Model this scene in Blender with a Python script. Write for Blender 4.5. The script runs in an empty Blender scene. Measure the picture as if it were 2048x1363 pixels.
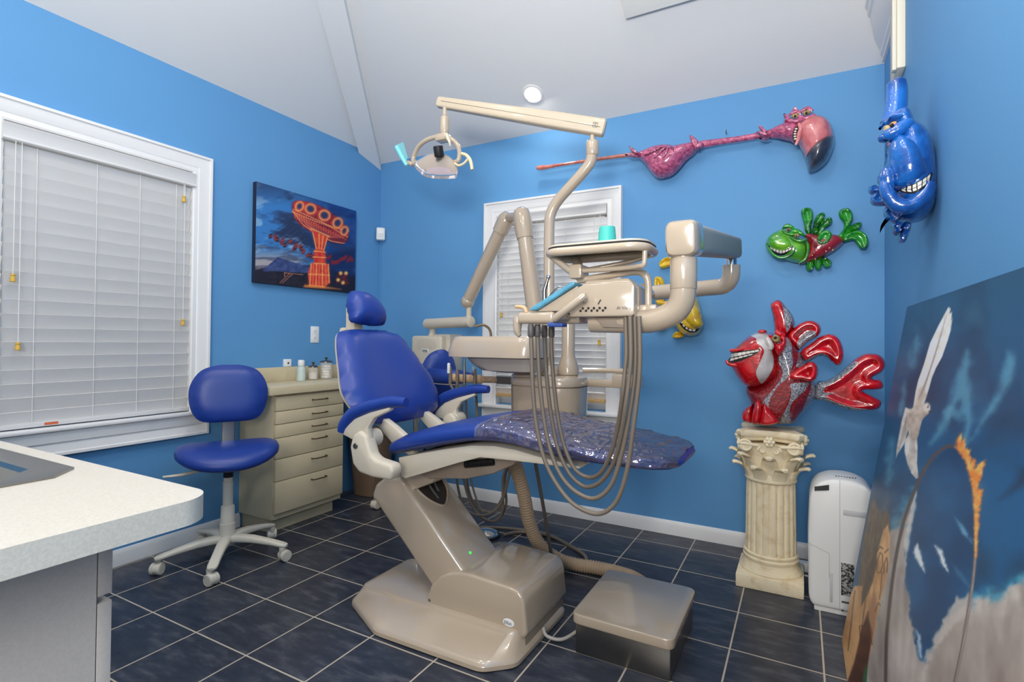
import bpy, bmesh, math, random
import numpy as np
from mathutils import Vector, Matrix
from mathutils.geometry import delaunay_2d_cdt
random.seed(7)
sc = bpy.context.scene
COL = sc.collection
PI = math.pi

# ------------------------------------------------------------------ camera
F, CX, CY = 1056.16, 1024.3, 666.48
CAM = np.array([3.0022, -3.2411, 1.1464])
def cam_axes(y, p, r):
    c, s = math.cos(y), math.sin(y)
    f = np.array([-s*math.cos(p), c*math.cos(p), math.sin(p)])
    rt = np.array([c, s, 0.0]); dn = np.cross(f, rt)
    a, b = math.cos(r), math.sin(r)
    return np.array([a*rt + b*dn, -b*rt + a*dn, f])
MC = cam_axes(.5003, .0131, -.0096)
def ray(x, y): return MC.T @ np.array([(x-CX)/F, (y-CY)/F, 1.0])
def at(x, y, X=None, Y=None, Z=None):
    """Point where the sight line through photo pixel (x, y) meets the plane X=, Y= or Z=."""
    d = ray(x, y)
    if X is not None: t = (X-CAM[0])/d[0]
    elif Y is not None: t = (Y-CAM[1])/d[1]
    else: t = (Z-CAM[2])/d[2]
    return Vector(CAM + t*d)
def on_plane(x, y, p0, n):
    d = ray(x, y); n = np.array(n); t = np.dot(n, np.array(p0)-CAM)/np.dot(n, d)
    return Vector(CAM + t*d)
cd = bpy.data.cameras.new('camera'); cam = bpy.data.objects.new('camera', cd); COL.objects.link(cam)
cd.sensor_width = 36; cd.sensor_fit = 'HORIZONTAL'; cd.lens = F/2048*36
cd.shift_x = (1024-CX)/2048; cd.shift_y = (CY-681.5)/2048
cd.clip_start = .02
m = Matrix.Identity(4)
for i in range(3):
    m[i][0] = MC[0][i]; m[i][1] = -MC[1][i]; m[i][2] = -MC[2][i]; m[i][3] = CAM[i]
cam.matrix_world = m
sc.camera = cam

# ------------------------------------------------------------------ materials
def lin(c):
    return tuple(((v/255)/12.92 if v/255 <= .04045 else ((v/255+.055)/1.055)**2.4) for v in c)
MATS = {}
def mat(name, rgb, rough=.5, metal=0, bump=0, bscale=60, var=0, vscale=8, spec=.5, coat=0, rgb2=None, trans=0, alpha=1, emit=None, estr=0, sub=0, vdetail=3, ior=None, lohi=(.35, .65)):
    if name in MATS: return MATS[name]
    M = bpy.data.materials.new(name); M.use_nodes = True
    nt = M.node_tree; b = nt.nodes['Principled BSDF']
    b.inputs['Base Color'].default_value = lin(rgb)+(1,)
    b.inputs['Roughness'].default_value = rough; b.inputs['Metallic'].default_value = metal
    b.inputs['Specular IOR Level'].default_value = spec
    b.inputs['Coat Weight'].default_value = coat; b.inputs['Coat Roughness'].default_value = .07
    b.inputs['Transmission Weight'].default_value = trans
    if ior: b.inputs['IOR'].default_value = ior
    b.inputs['Alpha'].default_value = alpha
    if emit:
        b.inputs['Emission Color'].default_value = lin(emit)+(1,); b.inputs['Emission Strength'].default_value = estr
    tc = nt.nodes.new('ShaderNodeTexCoord')
    if var or rgb2:
        n = nt.nodes.new('ShaderNodeTexNoise'); n.inputs['Scale'].default_value = vscale; n.inputs['Detail'].default_value = vdetail
        nt.links.new(tc.outputs['Object'], n.inputs['Vector'])
        r = nt.nodes.new('ShaderNodeValToRGB')
        c1 = lin(rgb); c2 = lin(rgb2) if rgb2 else tuple(v*(1-var) for v in c1)
        r.color_ramp.elements[0].position = lohi[0]; r.color_ramp.elements[1].position = lohi[1]
        r.color_ramp.elements[0].color = c2+(1,); r.color_ramp.elements[1].color = c1+(1,)
        nt.links.new(n.outputs['Fac'], r.inputs['Fac']); nt.links.new(r.outputs['Color'], b.inputs['Base Color'])
    if bump:
        n = nt.nodes.new('ShaderNodeTexNoise'); n.inputs['Scale'].default_value = bscale; n.inputs['Detail'].default_value = 4
        nt.links.new(tc.outputs['Object'], n.inputs['Vector'])
        bp = nt.nodes.new('ShaderNodeBump'); bp.inputs['Strength'].default_value = bump; bp.inputs['Distance'].default_value = .01
        nt.links.new(n.outputs['Fac'], bp.inputs['Height']); nt.links.new(bp.outputs['Normal'], b.inputs['Normal'])
    MATS[name] = M
    return M

# ------------------------------------------------------------------ mesh builders: every builder returns (verts, faces)
def V(*a): return Vector(a)
class MB:
    def __init__(s): s.v = []; s.f = []; s.mi = []
    def add(s, vf, m=0):
        o = len(s.v); s.v += [Vector(p) for p in vf[0]]; s.f += [tuple(i+o for i in f) for f in vf[1]]; s.mi += [m]*len(vf[1]); return s
def frame_of(t):
    t = t.normalized(); a = V(0,0,1) if abs(t.z) < .9 else V(1,0,0)
    u = a.cross(t).normalized(); return u, t.cross(u).normalized()
def box(x0, x1, y0, y1, z0, z1, bev=0, seg=2, rot=None, piv=None):
    bm = bmesh.new(); bmesh.ops.create_cube(bm, size=1)
    for v in bm.verts: v.co = V((x0+x1)/2+v.co.x*(x1-x0), (y0+y1)/2+v.co.y*(y1-y0), (z0+z1)/2+v.co.z*(z1-z0))
    if bev: bmesh.ops.bevel(bm, geom=bm.edges[:], offset=bev, segments=seg, profile=.5, affect='EDGES')
    r = dump(bm)
    if rot is not None:
        p = Vector(piv) if piv is not None else V((x0+x1)/2, (y0+y1)/2, (z0+z1)/2)
        r = ([rot @ (q-p) + p for q in r[0]], r[1])
    return r
def dump(bm):
    bm.verts.index_update(); r = ([v.co.copy() for v in bm.verts], [tuple(v.index for v in f.verts) for f in bm.faces]); bm.free(); return r
def smooth_path(pts, n=6, closed=False):
    pts = [Vector(p) for p in pts]; out = []; L = len(pts)
    for i in range(L if closed else L-1):
        if closed: p0, p1, p2, p3 = pts[i-1], pts[i], pts[(i+1) % L], pts[(i+2) % L]
        else: p0, p1, p2, p3 = pts[max(i-1,0)], pts[i], pts[i+1], pts[min(i+2,L-1)]
        for k in range(n):
            t = k/n
            out.append(.5*((2*p1)+(p2-p0)*t+(2*p0-5*p1+4*p2-p3)*t*t+(3*p1-p0-3*p2+p3)*t**3))
    if not closed: out.append(pts[-1])
    return out
def tube(pts, r, seg=12, smooth=0, closed=False, caps=True, flat=1.0, up=None):
    pts = [Vector(p) for p in pts]
    n0 = len(pts)
    if smooth:
        rr = list(r) if hasattr(r, '__len__') else [r]*n0
        np_ = smooth_path(pts, smooth, closed)
        m_ = len(np_); R = []
        for i in range(m_):
            q = i/(m_ if closed else m_-1)*(n0 if closed else n0-1); a = int(q) % n0; b = (a+1) % n0 if closed else min(a+1, n0-1)
            R.append(rr[a]*(1-(q-int(q)))+rr[b]*(q-int(q)))
        pts = np_; r = R
    n = len(pts); R = list(r) if hasattr(r, '__len__') else [r]*n
    v = []; f = []; u = None
    for i in range(n):
        a = pts[i-1] if (i or closed) else pts[i]; b = pts[(i+1) % n] if (i < n-1 or closed) else pts[i]
        t = (b-a)
        if t.length < 1e-9: t = V(0,0,1)
        t.normalize()
        if u is None:
            u = (Vector(up)-t*Vector(up).dot(t)).normalized() if up is not None else frame_of(t)[0]
        else:
            u = u-t*u.dot(t); u = u.normalized() if u.length > 1e-6 else frame_of(t)[0]
        w = t.cross(u)
        for k in range(seg):
            A = 2*PI*k/seg; v.append(pts[i]+u*math.cos(A)*R[i]+w*math.sin(A)*R[i]*flat)
    for i in range(n if closed else n-1):
        for k in range(seg):
            j = (i+1) % n; f.append((i*seg+k, i*seg+(k+1) % seg, j*seg+(k+1) % seg, j*seg+k))
    if caps and not closed:
        f.append(tuple(range(seg-1, -1, -1))); f.append(tuple((n-1)*seg+k for k in range(seg)))
    return v, f
def lathe(prof, c, axis=(0,0,1), seg=32):
    ax = Vector(axis).normalized(); u, w = frame_of(ax); c = Vector(c); v = []; f = []
    for r, h in prof:
        for k in range(seg):
            A = 2*PI*k/seg; v.append(c+ax*h+u*math.cos(A)*r+w*math.sin(A)*r)
    for i in range(len(prof)-1):
        for k in range(seg): f.append((i*seg+k, i*seg+(k+1) % seg, (i+1)*seg+(k+1) % seg, (i+1)*seg+k))
    if prof[0][0] > 1e-6: f.append(tuple(range(seg-1, -1, -1)))
    if prof[-1][0] > 1e-6: f.append(tuple((len(prof)-1)*seg+k for k in range(seg)))
    return v, f
def loft(rings, seg=28, caps=True):
    """rings: (centre, u axis, v axis, half u, half v, exponent)"""
    v = []; f = []
    for c, u, w, a, b, e in rings:
        c = Vector(c); u = Vector(u); w = Vector(w)
        for k in range(seg):
            A = 2*PI*k/seg; x = math.cos(A); y = math.sin(A)
            v.append(c+u*(a*math.copysign(abs(x)**(2/e), x))+w*(b*math.copysign(abs(y)**(2/e), y)))
    n = len(rings)
    for i in range(n-1):
        for k in range(seg): f.append((i*seg+k, i*seg+(k+1) % seg, (i+1)*seg+(k+1) % seg, (i+1)*seg+k))
    if caps: f.append(tuple(range(seg-1, -1, -1))); f.append(tuple((n-1)*seg+k for k in range(seg)))
    return v, f
def prism(poly, ext, bev=0, seg=2):
    """closed 3D polygon pushed along a vector"""
    bm = bmesh.new(); ext = Vector(ext)
    a = [bm.verts.new(Vector(p)) for p in poly]; b = [bm.verts.new(Vector(p)+ext) for p in poly]
    n = len(a); bm.faces.new(a); bm.faces.new(b[::-1])
    for i in range(n): bm.faces.new((a[i], b[i], b[(i+1) % n], a[(i+1) % n]))
    bmesh.ops.recalc_face_normals(bm, faces=bm.faces[:])
    if bev: bmesh.ops.bevel(bm, geom=bm.edges[:], offset=bev, segments=seg, profile=.5, affect='EDGES', clamp_overlap=True)
    return dump(bm)
def ball(c, r, seg=16, rings=10, scale=(1,1,1), rot=None):
    v = []; f = []
    c = Vector(c)
    pr = [(math.sin(PI*i/rings)*r, -math.cos(PI*i/rings)*r) for i in range(rings+1)]
    vs, fs = lathe([(max(a, 1e-5), h) for a, h in pr], (0,0,0), seg=seg)
    for p in vs:
        q = V(p.x*scale[0], p.y*scale[1], p.z*scale[2])
        if rot is not None: q = rot @ q
        v.append(q+c)
    return v, fs
def inflate(outline, n, front, back=0.0, R=None, res=.012, smooth=4, dish=0.0, shape=None, p=.5, paints=None):
    """outline: 3D points on one plane; swells along n by `front` (and -n by `back`), zero at the outline."""
    n = Vector(n).normalized(); P = smooth_path(outline, smooth, True) if smooth else [Vector(q) for q in outline]
    o = sum(P, Vector())/len(P); u = V(0,0,1).cross(n)
    u = u.normalized() if u.length > 1e-4 else V(1,0,0)
    w = n.cross(u)
    q = np.array([((a-o).dot(u), (a-o).dot(w)) for a in P]); N = len(q)
    A = q; B = np.roll(q, -1, 0)
    def dist(pts):
        ab = B-A; L = (ab**2).sum(1)+1e-15
        d = pts[:,None,:]-A[None]; t = np.clip((d*ab[None]).sum(2)/L[None], 0, 1)
        return np.sqrt(((d-ab[None]*t[...,None])**2).sum(2)).min(1)
    def inside(pts):
        x, y = pts[:,0][:,None], pts[:,1][:,None]
        c = ((A[:,1][None] > y) != (B[:,1][None] > y)) & (x < (B[:,0]-A[:,0])[None]*(y-A[:,1][None])/((B[:,1]-A[:,1])[None]+1e-15)+A[:,0][None])
        return c.sum(1) % 2 == 1
    mn = q.min(0); mx = q.max(0)
    gx = np.arange(mn[0]+res/2, mx[0], res); gy = np.arange(mn[1]+res/2, mx[1], res*.866)
    g = np.array([(x+(res/2 if j % 2 else 0), y) for j, y in enumerate(gy) for x in gx]) if len(gx) and len(gy) else np.zeros((0,2))
    if len(g):
        g = g[inside(g)]
        if len(g): g = g[dist(g) > res*.45]
    edges = [(i, (i+1) % N) for i in range(N)]; extra = []; pq = []
    for poly, idx in (paints or []):
        pp = np.array([((Vector(a)-o).dot(u), (Vector(a)-o).dot(w)) for a in poly]); pq.append((pp, idx))
        k0 = N+len(extra); extra += [tuple(x) for x in pp]; edges += [(k0+i, k0+(i+1) % len(pp)) for i in range(len(pp))]
    allp = np.vstack([x for x in (q, np.array(extra) if extra else None, g if len(g) else None) if x is not None])
    vs, es, fs, ov, oe, of = delaunay_2d_cdt([Vector((float(a), float(b))) for a, b in allp], edges, [], 1, 1e-6)
    cen = np.array([((vs[x[0]].x+vs[x[1]].x+vs[x[2]].x)/3, (vs[x[0]].y+vs[x[1]].y+vs[x[2]].y)/3) for x in fs])
    keep = inside(cen); fs = [x for x, k in zip(fs, keep) if k]; cen = cen[keep]
    used = sorted({i for x in fs for i in x}); rm = {a: b for b, a in enumerate(used)}
    vs = [vs[i] for i in used]; fs = [tuple(rm[i] for i in x) for x in fs]
    fm = np.zeros(len(fs), int)
    for pp, idx in pq:
        x, y = cen[:,0][:,None], cen[:,1][:,None]; bb = np.roll(pp, -1, 0)
        c = ((pp[:,1][None] > y) != (bb[:,1][None] > y)) & (x < (bb[:,0]-pp[:,0])[None]*(y-pp[:,1][None])/((bb[:,1]-pp[:,1])[None]+1e-15)+pp[:,0][None])
        fm[c.sum(1) % 2 == 1] = idx
    pts = np.array([(a.x, a.y) for a in vs]); d = dist(pts)
    d[d < 1e-5] = 0
    if R is None: R = max(d.max()*.85, 1e-6)
    t = np.clip(d/R, 0, 1); h = (1-(1-t)**2)**p
    if len(fs) and dish == 0:
        e3 = np.array(fs); ea = np.concatenate([e3[:,[0,1]], e3[:,[1,2]], e3[:,[2,0]]]); ea = np.concatenate([ea, ea[:,::-1]])
        cnt = np.bincount(ea[:,0], minlength=len(h))+1e-9; wt_ = np.clip(d/(R*.8), 0, 1)*.6
        for _ in range(6):
            av = np.bincount(ea[:,0], weights=h[ea[:,1]], minlength=len(h))/cnt; h = h*(1-wt_)+wt_*av
    if dish: h = h*(1-dish*np.clip((t-.35)/.5, 0, 1)**1.5)
    hf = h*front
    if shape is not None: hf = hf*np.array([shape(a, b) for a, b in pts])
    v = [o+u*float(a)+w*float(b)+n*float(z) for (a, b), z in zip(pts, hf)]
    f = [tuple(x) for x in fs]
    M = len(v); bi = {}
    for i in range(M):
        if d[i] == 0: bi[i] = i
        else:
            bi[i] = len(v); a, b = pts[i]; v.append(o+u*float(a)+w*float(b)-n*float(h[i]*back))
    f += [tuple(bi[i] for i in x[::-1]) for x in fs]
    if paints:
        M_ = MB(); M_.v = v; M_.f = f; M_.mi = [int(k) for k in fm]+[0]*len(fs); return M_
    return v, f
def sheet(poly, n, off=0.0):
    n = Vector(n).normalized(); return [Vector(p)+n*off for p in poly], [tuple(range(len(poly)))]

# ------------------------------------------------------------------ objects
def world_of(o):
    w = Vector()
    while o is not None: w += o.location; o = o.parent
    return w
def obj(name, vf, m, parent=None, sharp=35, origin=None, label=None):
    if isinstance(vf, MB): mi = vf.mi; v, f = vf.v, vf.f
    else: mi = None; v, f = vf
    me = bpy.data.meshes.new(name)
    base = world_of(parent) if parent is not None else (Vector(origin) if origin is not None else Vector())
    me.from_pydata([Vector(p)-base for p in v], [], f)
    bm = bmesh.new(); bm.from_mesh(me); bmesh.ops.remove_doubles(bm, verts=bm.verts[:], dist=1e-6)
    bmesh.ops.recalc_face_normals(bm, faces=bm.faces[:]) if not (isinstance(vf, MB) and getattr(vf, 'keep', False)) else None
    bm.to_mesh(me); bm.free()
    ms = m if isinstance(m, (list, tuple)) else [m]
    for q in ms: me.materials.append(q)
    if mi and len(ms) > 1 and len(me.polygons) == len(mi):
        me.polygons.foreach_set('material_index', mi)
    me.polygons.foreach_set('use_smooth', [True]*len(me.polygons))
    me.set_sharp_from_angle(angle=math.radians(sharp)); me.update()
    o = bpy.data.objects.new(name, me); COL.objects.link(o)
    if parent is not None: o.parent = parent
    else: o.location = base
    if label: o['label'] = label
    return o
def tag(o, label, cat, group=None):
    o['label'] = label; o['category'] = cat
    if group: o['group'] = group
    return o
def thing(name, loc, label, cat, group=None):
    o = bpy.data.objects.new(name, None); COL.objects.link(o); o.location = Vector(loc); o.empty_display_size = .1
    return tag(o, label, cat, group)
def structure(name, vf, m, sharp=35, parent=None):
    o = obj(name, vf, m, parent, sharp)
    if parent is None: o['kind'] = 'structure'
    return o
def dup(root, loc, rotz, label, group=None):
    r = root.copy(); COL.objects.link(r); r.location = Vector(loc); r.rotation_euler = (0,0,rotz); r['label'] = label
    if group: r['group'] = group
    for ch in list(root.children):
        c = ch.copy(); COL.objects.link(c); c.parent = r
        for g in ch.children:
            d = g.copy(); COL.objects.link(d); d.parent = c
    return r
def text_mesh(s, size, o, u, w, m, name, parent, off=.0006):
    """flat lettering: o = lower left corner, u = reading direction, w = up"""
    c = bpy.data.curves.new('lettering', 'FONT'); c.body = s; c.size = size
    t = bpy.data.objects.new('lettering', c); COL.objects.link(t)
    dg = bpy.context.evaluated_depsgraph_get(); me = bpy.data.meshes.new_from_object(t.evaluated_get(dg))
    u = Vector(u).normalized(); w = Vector(w).normalized(); n = u.cross(w)
    v = [Vector(o)+u*p.co.x+w*p.co.y+n*off for p in me.vertices]; f = [tuple(p.vertices) for p in me.polygons]
    bpy.data.objects.remove(t); bpy.data.curves.remove(c); bpy.data.meshes.remove(me)
    q = MB(); q.add((v, f)); q.keep = True
    return obj(name, q, m, parent)

# ------------------------------------------------------------------ painted pictures: colours per vertex of a fine grid
def project(P):
    d = (np.array(P)-CAM) @ MC.T
    return F*d[:,0]/d[:,2]+CX, F*d[:,1]/d[:,2]+CY
def vnoise(x, y, seed=0):
    xi = np.floor(x).astype(int); yi = np.floor(y).astype(int); fx = x-xi; fy = y-yi
    fx = fx*fx*(3-2*fx); fy = fy*fy*(3-2*fy)
    def h(a, b):
        n = (a*374761393+b*668265263+seed*1442695041) & 0x7fffffff
        n = ((n ^ (n >> 13))*1274126177) & 0x7fffffff
        return ((n ^ (n >> 16)) & 0xffff)/65535.
    return (h(xi,yi)*(1-fx)+h(xi+1,yi)*fx)*(1-fy)+(h(xi,yi+1)*(1-fx)+h(xi+1,yi+1)*fx)*fy
def fbm(x, y, seed=0, o=4):
    r = 0; a = .5
    for k in range(o): r = r+a*vnoise(x*2**k, y*2**k, seed+k); a *= .5
    return r/.94
class Paint:
    def __init__(s, x, y, rgb): s.x = x; s.y = y; s.c = np.tile(np.array(rgb, float), (len(x), 1))
    def sd(s, poly):
        q = np.array(poly, float); b = np.roll(q, -1, 0); ab = b-q; L = (ab**2).sum(1)+1e-12
        best = np.full(len(s.x), 1e12); par = np.zeros(len(s.x), int)
        for i in range(len(q)):
            dx = s.x-q[i,0]; dy = s.y-q[i,1]; t = np.clip((dx*ab[i,0]+dy*ab[i,1])/L[i], 0, 1)
            best = np.minimum(best, (dx-ab[i,0]*t)**2+(dy-ab[i,1]*t)**2)
            par += ((q[i,1] > s.y) != (b[i,1] > s.y)) & (s.x < ab[i,0]*(s.y-q[i,1])/(ab[i,1]+1e-12)+q[i,0])
        return np.where(par % 2 == 1, 1, -1)*np.sqrt(best)
    def mix(s, a, rgb):
        rgb = np.array(rgb, float)
        s.c += (rgb-s.c)*np.clip(a, 0, 1)[:,None]
    def poly(s, pts, rgb, soft=1.5, a=1, wob=0, wsc=20, seed=1, sm=0, tex=0, tsc=10, rgb2=None, txy=(1,1)):
        if sm: pts = [(v.x, v.y) for v in smooth_path([V(x, y, 0) for x, y in pts], sm, True)]
        d = s.sd(pts)
        if wob: d = d+wob*(fbm(s.x/wsc, s.y/wsc, seed)-.5)*2
        k = np.clip(d/soft*.5+.5, 0, 1); k = k*k*(3-2*k)*a
        if rgb2 is not None:
            m_ = np.clip((fbm(s.x/tsc*txy[0], s.y/tsc*txy[1], seed+9)-.3)/.4, 0, 1)[:,None]
            col = np.array(rgb, float)*(1-m_)+np.array(rgb2, float)*m_
        else: col = np.array(rgb, float)
        s.c += (col-s.c)*k[:,None]
    def line(s, pts, w, rgb, soft=1.2, a=1):
        best = np.full(len(s.x), 1e12)
        for (x0, y0), (x1, y1) in zip(pts, pts[1:]):
            ax, ay = x1-x0, y1-y0; L = ax*ax+ay*ay+1e-12; t = np.clip(((s.x-x0)*ax+(s.y-y0)*ay)/L, 0, 1)
            best = np.minimum(best, (s.x-x0-ax*t)**2+(s.y-y0-ay*t)**2)
        d = w/2-np.sqrt(best); s.mix(np.clip(d/soft*.5+.5, 0, 1)*a, rgb)
def paint_grid(name, par, p0, u, w, W, H, nx, ny, cinv, fn, rough=.5):
    """fn(Paint) colours the grid; cinv turns photo pixels into the tracing frame"""
    p0 = np.array(p0); u = np.array(u); w = np.array(w)
    gx, gy = np.meshgrid(np.linspace(0, W, nx), np.linspace(0, H, ny))
    P = p0[None]+gx.ravel()[:,None]*u[None]+gy.ravel()[:,None]*w[None]
    x, y = project(P); x, y = cinv(x, y)
    pt = fn(x, y)
    i = np.arange(nx*(ny-1)).reshape(ny-1, nx)[:,:-1].ravel()
    fc = np.stack([i, i+1, i+nx+1, i+nx], 1)
    base = np.array(world_of(par))
    me = bpy.data.meshes.new(name); me.from_pydata((P-base).tolist(), [], fc.tolist())
    at_ = me.color_attributes.new('paint', 'FLOAT_COLOR', 'POINT')
    c = np.clip(pt.c/255, 0, 1); c = np.where(c <= .04045, c/12.92, ((c+.055)/1.055)**2.4)
    at_.data.foreach_set('color', np.hstack([c, np.ones((len(c), 1))]).astype(np.float32).ravel())
    M = bpy.data.materials.new(name.replace('_', ' ')+' paint'); M.use_nodes = True; nt = M.node_tree; b = nt.nodes['Principled BSDF']
    a = nt.nodes.new('ShaderNodeVertexColor'); a.layer_name = 'paint'; nt.links.new(a.outputs['Color'], b.inputs['Base Color']); b.inputs['Roughness'].default_value = rough; b.inputs['Specular IOR Level'].default_value = .3
    me.materials.append(M)
    o = bpy.data.objects.new(name, me); COL.objects.link(o); o.parent = par
    return o
# ================================================================== materials in use
def floor_mat():
    M = bpy.data.materials.new('slate floor tile'); M.use_nodes = True; nt = M.node_tree; b = nt.nodes['Principled BSDF']
    L = nt.links.new
    geo = nt.nodes.new('ShaderNodeNewGeometry')
    def vm(op, a, bb):
        n = nt.nodes.new('ShaderNodeVectorMath'); n.operation = op; L(a, n.inputs[0])
        n.inputs[1].default_value = bb; return n.outputs[0]
    p = vm('MULTIPLY', vm('SUBTRACT', geo.outputs['Position'], (.941, -.1798, 0)), (1/.305, 1/.305, 0))
    cell = nt.nodes.new('ShaderNodeVectorMath'); cell.operation = 'FLOOR'; L(p, cell.inputs[0])
    fr = nt.nodes.new('ShaderNodeVectorMath'); fr.operation = 'FRACTION'; L(p, fr.inputs[0])
    c = vm('ABSOLUTE', vm('SUBTRACT', fr.outputs[0], (.5, .5, 0)), (0,0,0))
    sp = nt.nodes.new('ShaderNodeSeparateXYZ'); L(c, sp.inputs[0])
    mx = nt.nodes.new('ShaderNodeMath'); mx.operation = 'MAXIMUM'; L(sp.outputs[0], mx.inputs[0]); L(sp.outputs[1], mx.inputs[1])
    gr = nt.nodes.new('ShaderNodeMapRange'); gr.inputs['From Min'].default_value = .4885; gr.inputs['From Max'].default_value = .4915; L(mx.outputs[0], gr.inputs['Value'])
    wn = nt.nodes.new('ShaderNodeTexWhiteNoise'); wn.noise_dimensions = '3D'; L(cell.outputs[0], wn.inputs['Vector'])
    ad = nt.nodes.new('ShaderNodeVectorMath'); ad.operation = 'MULTIPLY_ADD'; L(wn.outputs['Color'], ad.inputs[0]); ad.inputs[1].default_value = (9,9,9); L(geo.outputs['Position'], ad.inputs[2])
    st = vm('MULTIPLY', ad.outputs[0], (1, 3.0, 1))
    n1 = nt.nodes.new('ShaderNodeTexNoise'); n1.inputs['Scale'].default_value = 8; n1.inputs['Detail'].default_value = 8; n1.inputs['Roughness'].default_value = .65; L(st, n1.inputs['Vector'])
    r = nt.nodes.new('ShaderNodeValToRGB'); e = r.color_ramp.elements
    e[0].position = .28; e[0].color = lin((40, 44, 56))+(1,); e[1].position = .78; e[1].color = lin((98, 99, 104))+(1,)
    k = e.new(.52); k.color = lin((57, 61, 72))+(1,)
    L(n1.outputs['Fac'], r.inputs['Fac'])
    mixc = nt.nodes.new('ShaderNodeMix'); mixc.data_type = 'RGBA'; L(gr.outputs[0], mixc.inputs[0]); L(r.outputs['Color'], mixc.inputs[6]); mixc.inputs[7].default_value = lin((190, 178, 160))+(1,)
    L(mixc.outputs[2], b.inputs['Base Color'])
    rr = nt.nodes.new('ShaderNodeMapRange'); rr.inputs['To Min'].default_value = .3; rr.inputs['To Max'].default_value = .8; L(gr.outputs[0], rr.inputs['Value']); L(rr.outputs[0], b.inputs['Roughness'])
    bp = nt.nodes.new('ShaderNodeBump'); bp.inputs['Strength'].default_value = .12; bp.inputs['Distance'].default_value = .004
    L(n1.outputs['Fac'], bp.inputs['Height']); L(bp.outputs['Normal'], b.inputs['Normal'])
    b.inputs['Specular IOR Level'].default_value = .28
    return M
M_floor = floor_mat()
M_wall = mat('blue wall paint', (96, 154, 204), .6, bump=.04, bscale=220, spec=.3)
M_ceil = mat('ceiling paint', (232, 231, 230), .8, bump=.03, bscale=200, spec=.2)
M_trim = mat('white gloss trim', (234, 233, 232), .35)
M_slat = mat('white blind slat', (214, 213, 212), .4)
M_cord = mat('white blind cord', (235, 235, 232), .7)
M_brass = mat('honey wood tassel', (214, 172, 70), .4)
M_glass = mat('window glass', (255,255,255), .02, trans=1, ior=1.45)
M_beige = mat('taupe enamel', (186, 168, 146), .2, coat=1)
M_ivory = mat('ivory plastic', (208, 197, 178), .42)
M_dgrey = mat('dark grey plastic', (92, 88, 84), .45)
M_vinyl = mat('royal blue vinyl', (30, 60, 142), .36, bump=.03, bscale=500, spec=.45)
M_chrome = mat('chrome', (215, 215, 215), .12, metal=1)
M_steel = mat('brushed steel', (150, 146, 140), .3, metal=1, bump=.02, bscale=300)
M_black = mat('black rubber', (22, 22, 24), .5)
M_lam = mat('almond laminate', (212, 197, 162), .45, var=.06, vscale=160)
M_lam2 = mat('speckled counter laminate', (212, 203, 188), .35, var=.12, vscale=260)
M_lamdk = mat('grey cabinet laminate', (200, 187, 175), .5, var=.07, vscale=220)
M_white = mat('white plastic', (240, 240, 238), .35)
M_hose = mat('taupe rubber hose', (118, 106, 92), .45)
M_bronze = mat('bronze pull', (112, 96, 74), .35, metal=.8)
M_teal = mat('teal plastic', (66, 176, 164), .4)

# ================================================================== setting
XR, ZB, ZL, YF = 3.373, 2.572, 2.621, -4.6
ZT = 3.35
structure('floor', box(-.12, XR+.12, YF, .12, -.1, 0), M_floor)
W1 = dict(y0=-2.41, y1=-1.43, z0=.735, z1=2.155)     # opening of the large window
W2 = dict(x0=1.09, x1=1.935, z0=.70, z1=2.04)
q = MB()
q.add(box(-.12, 0, YF, W1['y0'], 0, ZT)); q.add(box(-.12, 0, W1['y1'], .12, 0, ZT))
q.add(box(-.12, 0, W1['y0'], W1['y1'], 0, W1['z0'])); q.add(box(-.12, 0, W1['y0'], W1['y1'], W1['z1'], ZT))
structure('wall_left', q, M_wall)
q = MB()
q.add(box(0, W2['x0'], 0, .12, 0, ZT)); q.add(box(W2['x1'], XR, 0, .12, 0, ZT))
q.add(box(W2['x0'], W2['x1'], 0, .12, 0, W2['z0'])); q.add(box(W2['x0'], W2['x1'], 0, .12, W2['z1'], ZT))
structure('wall_back', q, M_wall)
structure('wall_right', box(XR, XR+.12, YF, .12, 0, ZT), M_wall)
# hipped ceiling
SB, SL = .5, .73
yb = -(ZT-ZB)/SB; xl = (ZT-ZL)/SL
h0 = V(0, (ZB-ZL)/SB, ZL); 
c0 = V(xl, yb, ZT)
up = .06
def ceil(polys):
    q = MB()
    for p in polys: q.add(prism(p, (0,0,up)))
    return q
hz = V((ZB-ZL)/SL, 0, ZB)
structure('ceiling', ceil([
    [V(-.05, -.0, ZB), V(XR, 0, ZB), V(XR, yb, ZT), c0, V(0, 0.0, ZB)][1:],
    [V(0, 0, ZL), c0, V(xl, YF, ZT), V(0, YF, ZL)],
    [c0, V(XR, yb, ZT), V(XR, YF, ZT), V(xl, YF, ZT)]]), M_ceil)
hd = (c0-V(0,0,ZB)).normalized()
pa, pb = at(718, 306, X=.001), V(.001, -.001, at(758.5, 340, X=0).z)
pm = V(.09, 0, 2.585)
structure('trim_1', prism([pa, pb, pm, pm+hd*1.75+V(.1,.02,0), pb+hd*1.75+V(.03,-.03,-.01), pa+hd*1.75+V(-.02,-.06,0)][0:2]+[pb+hd*1.75+V(.02,0,0), pa+hd*1.75], (0,0,.09)), M_ceil)
# baseboards
def bboard(name, a, b, inn):
    a, b, inn = Vector(a), Vector(b), Vector(inn)
    prof = [(0,0), (.014,0), (.014,.058), (.011,.066), (.009,.074), (.004,.0815), (0,.0815)]
    structure(name, prism([a+inn*p+V(0,0,h) for p, h in prof], b-a), M_trim)
bboard('baseboard_left', (0, YF, 0), (0, -1.2, 0), (1,0,0))
bboard('baseboard_back', (.0, 0, 0), (XR, 0, 0), (0,-1,0))
bboard('baseboard_right', (XR, -.02, 0), (XR, YF, 0), (-1,0,0))
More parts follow.
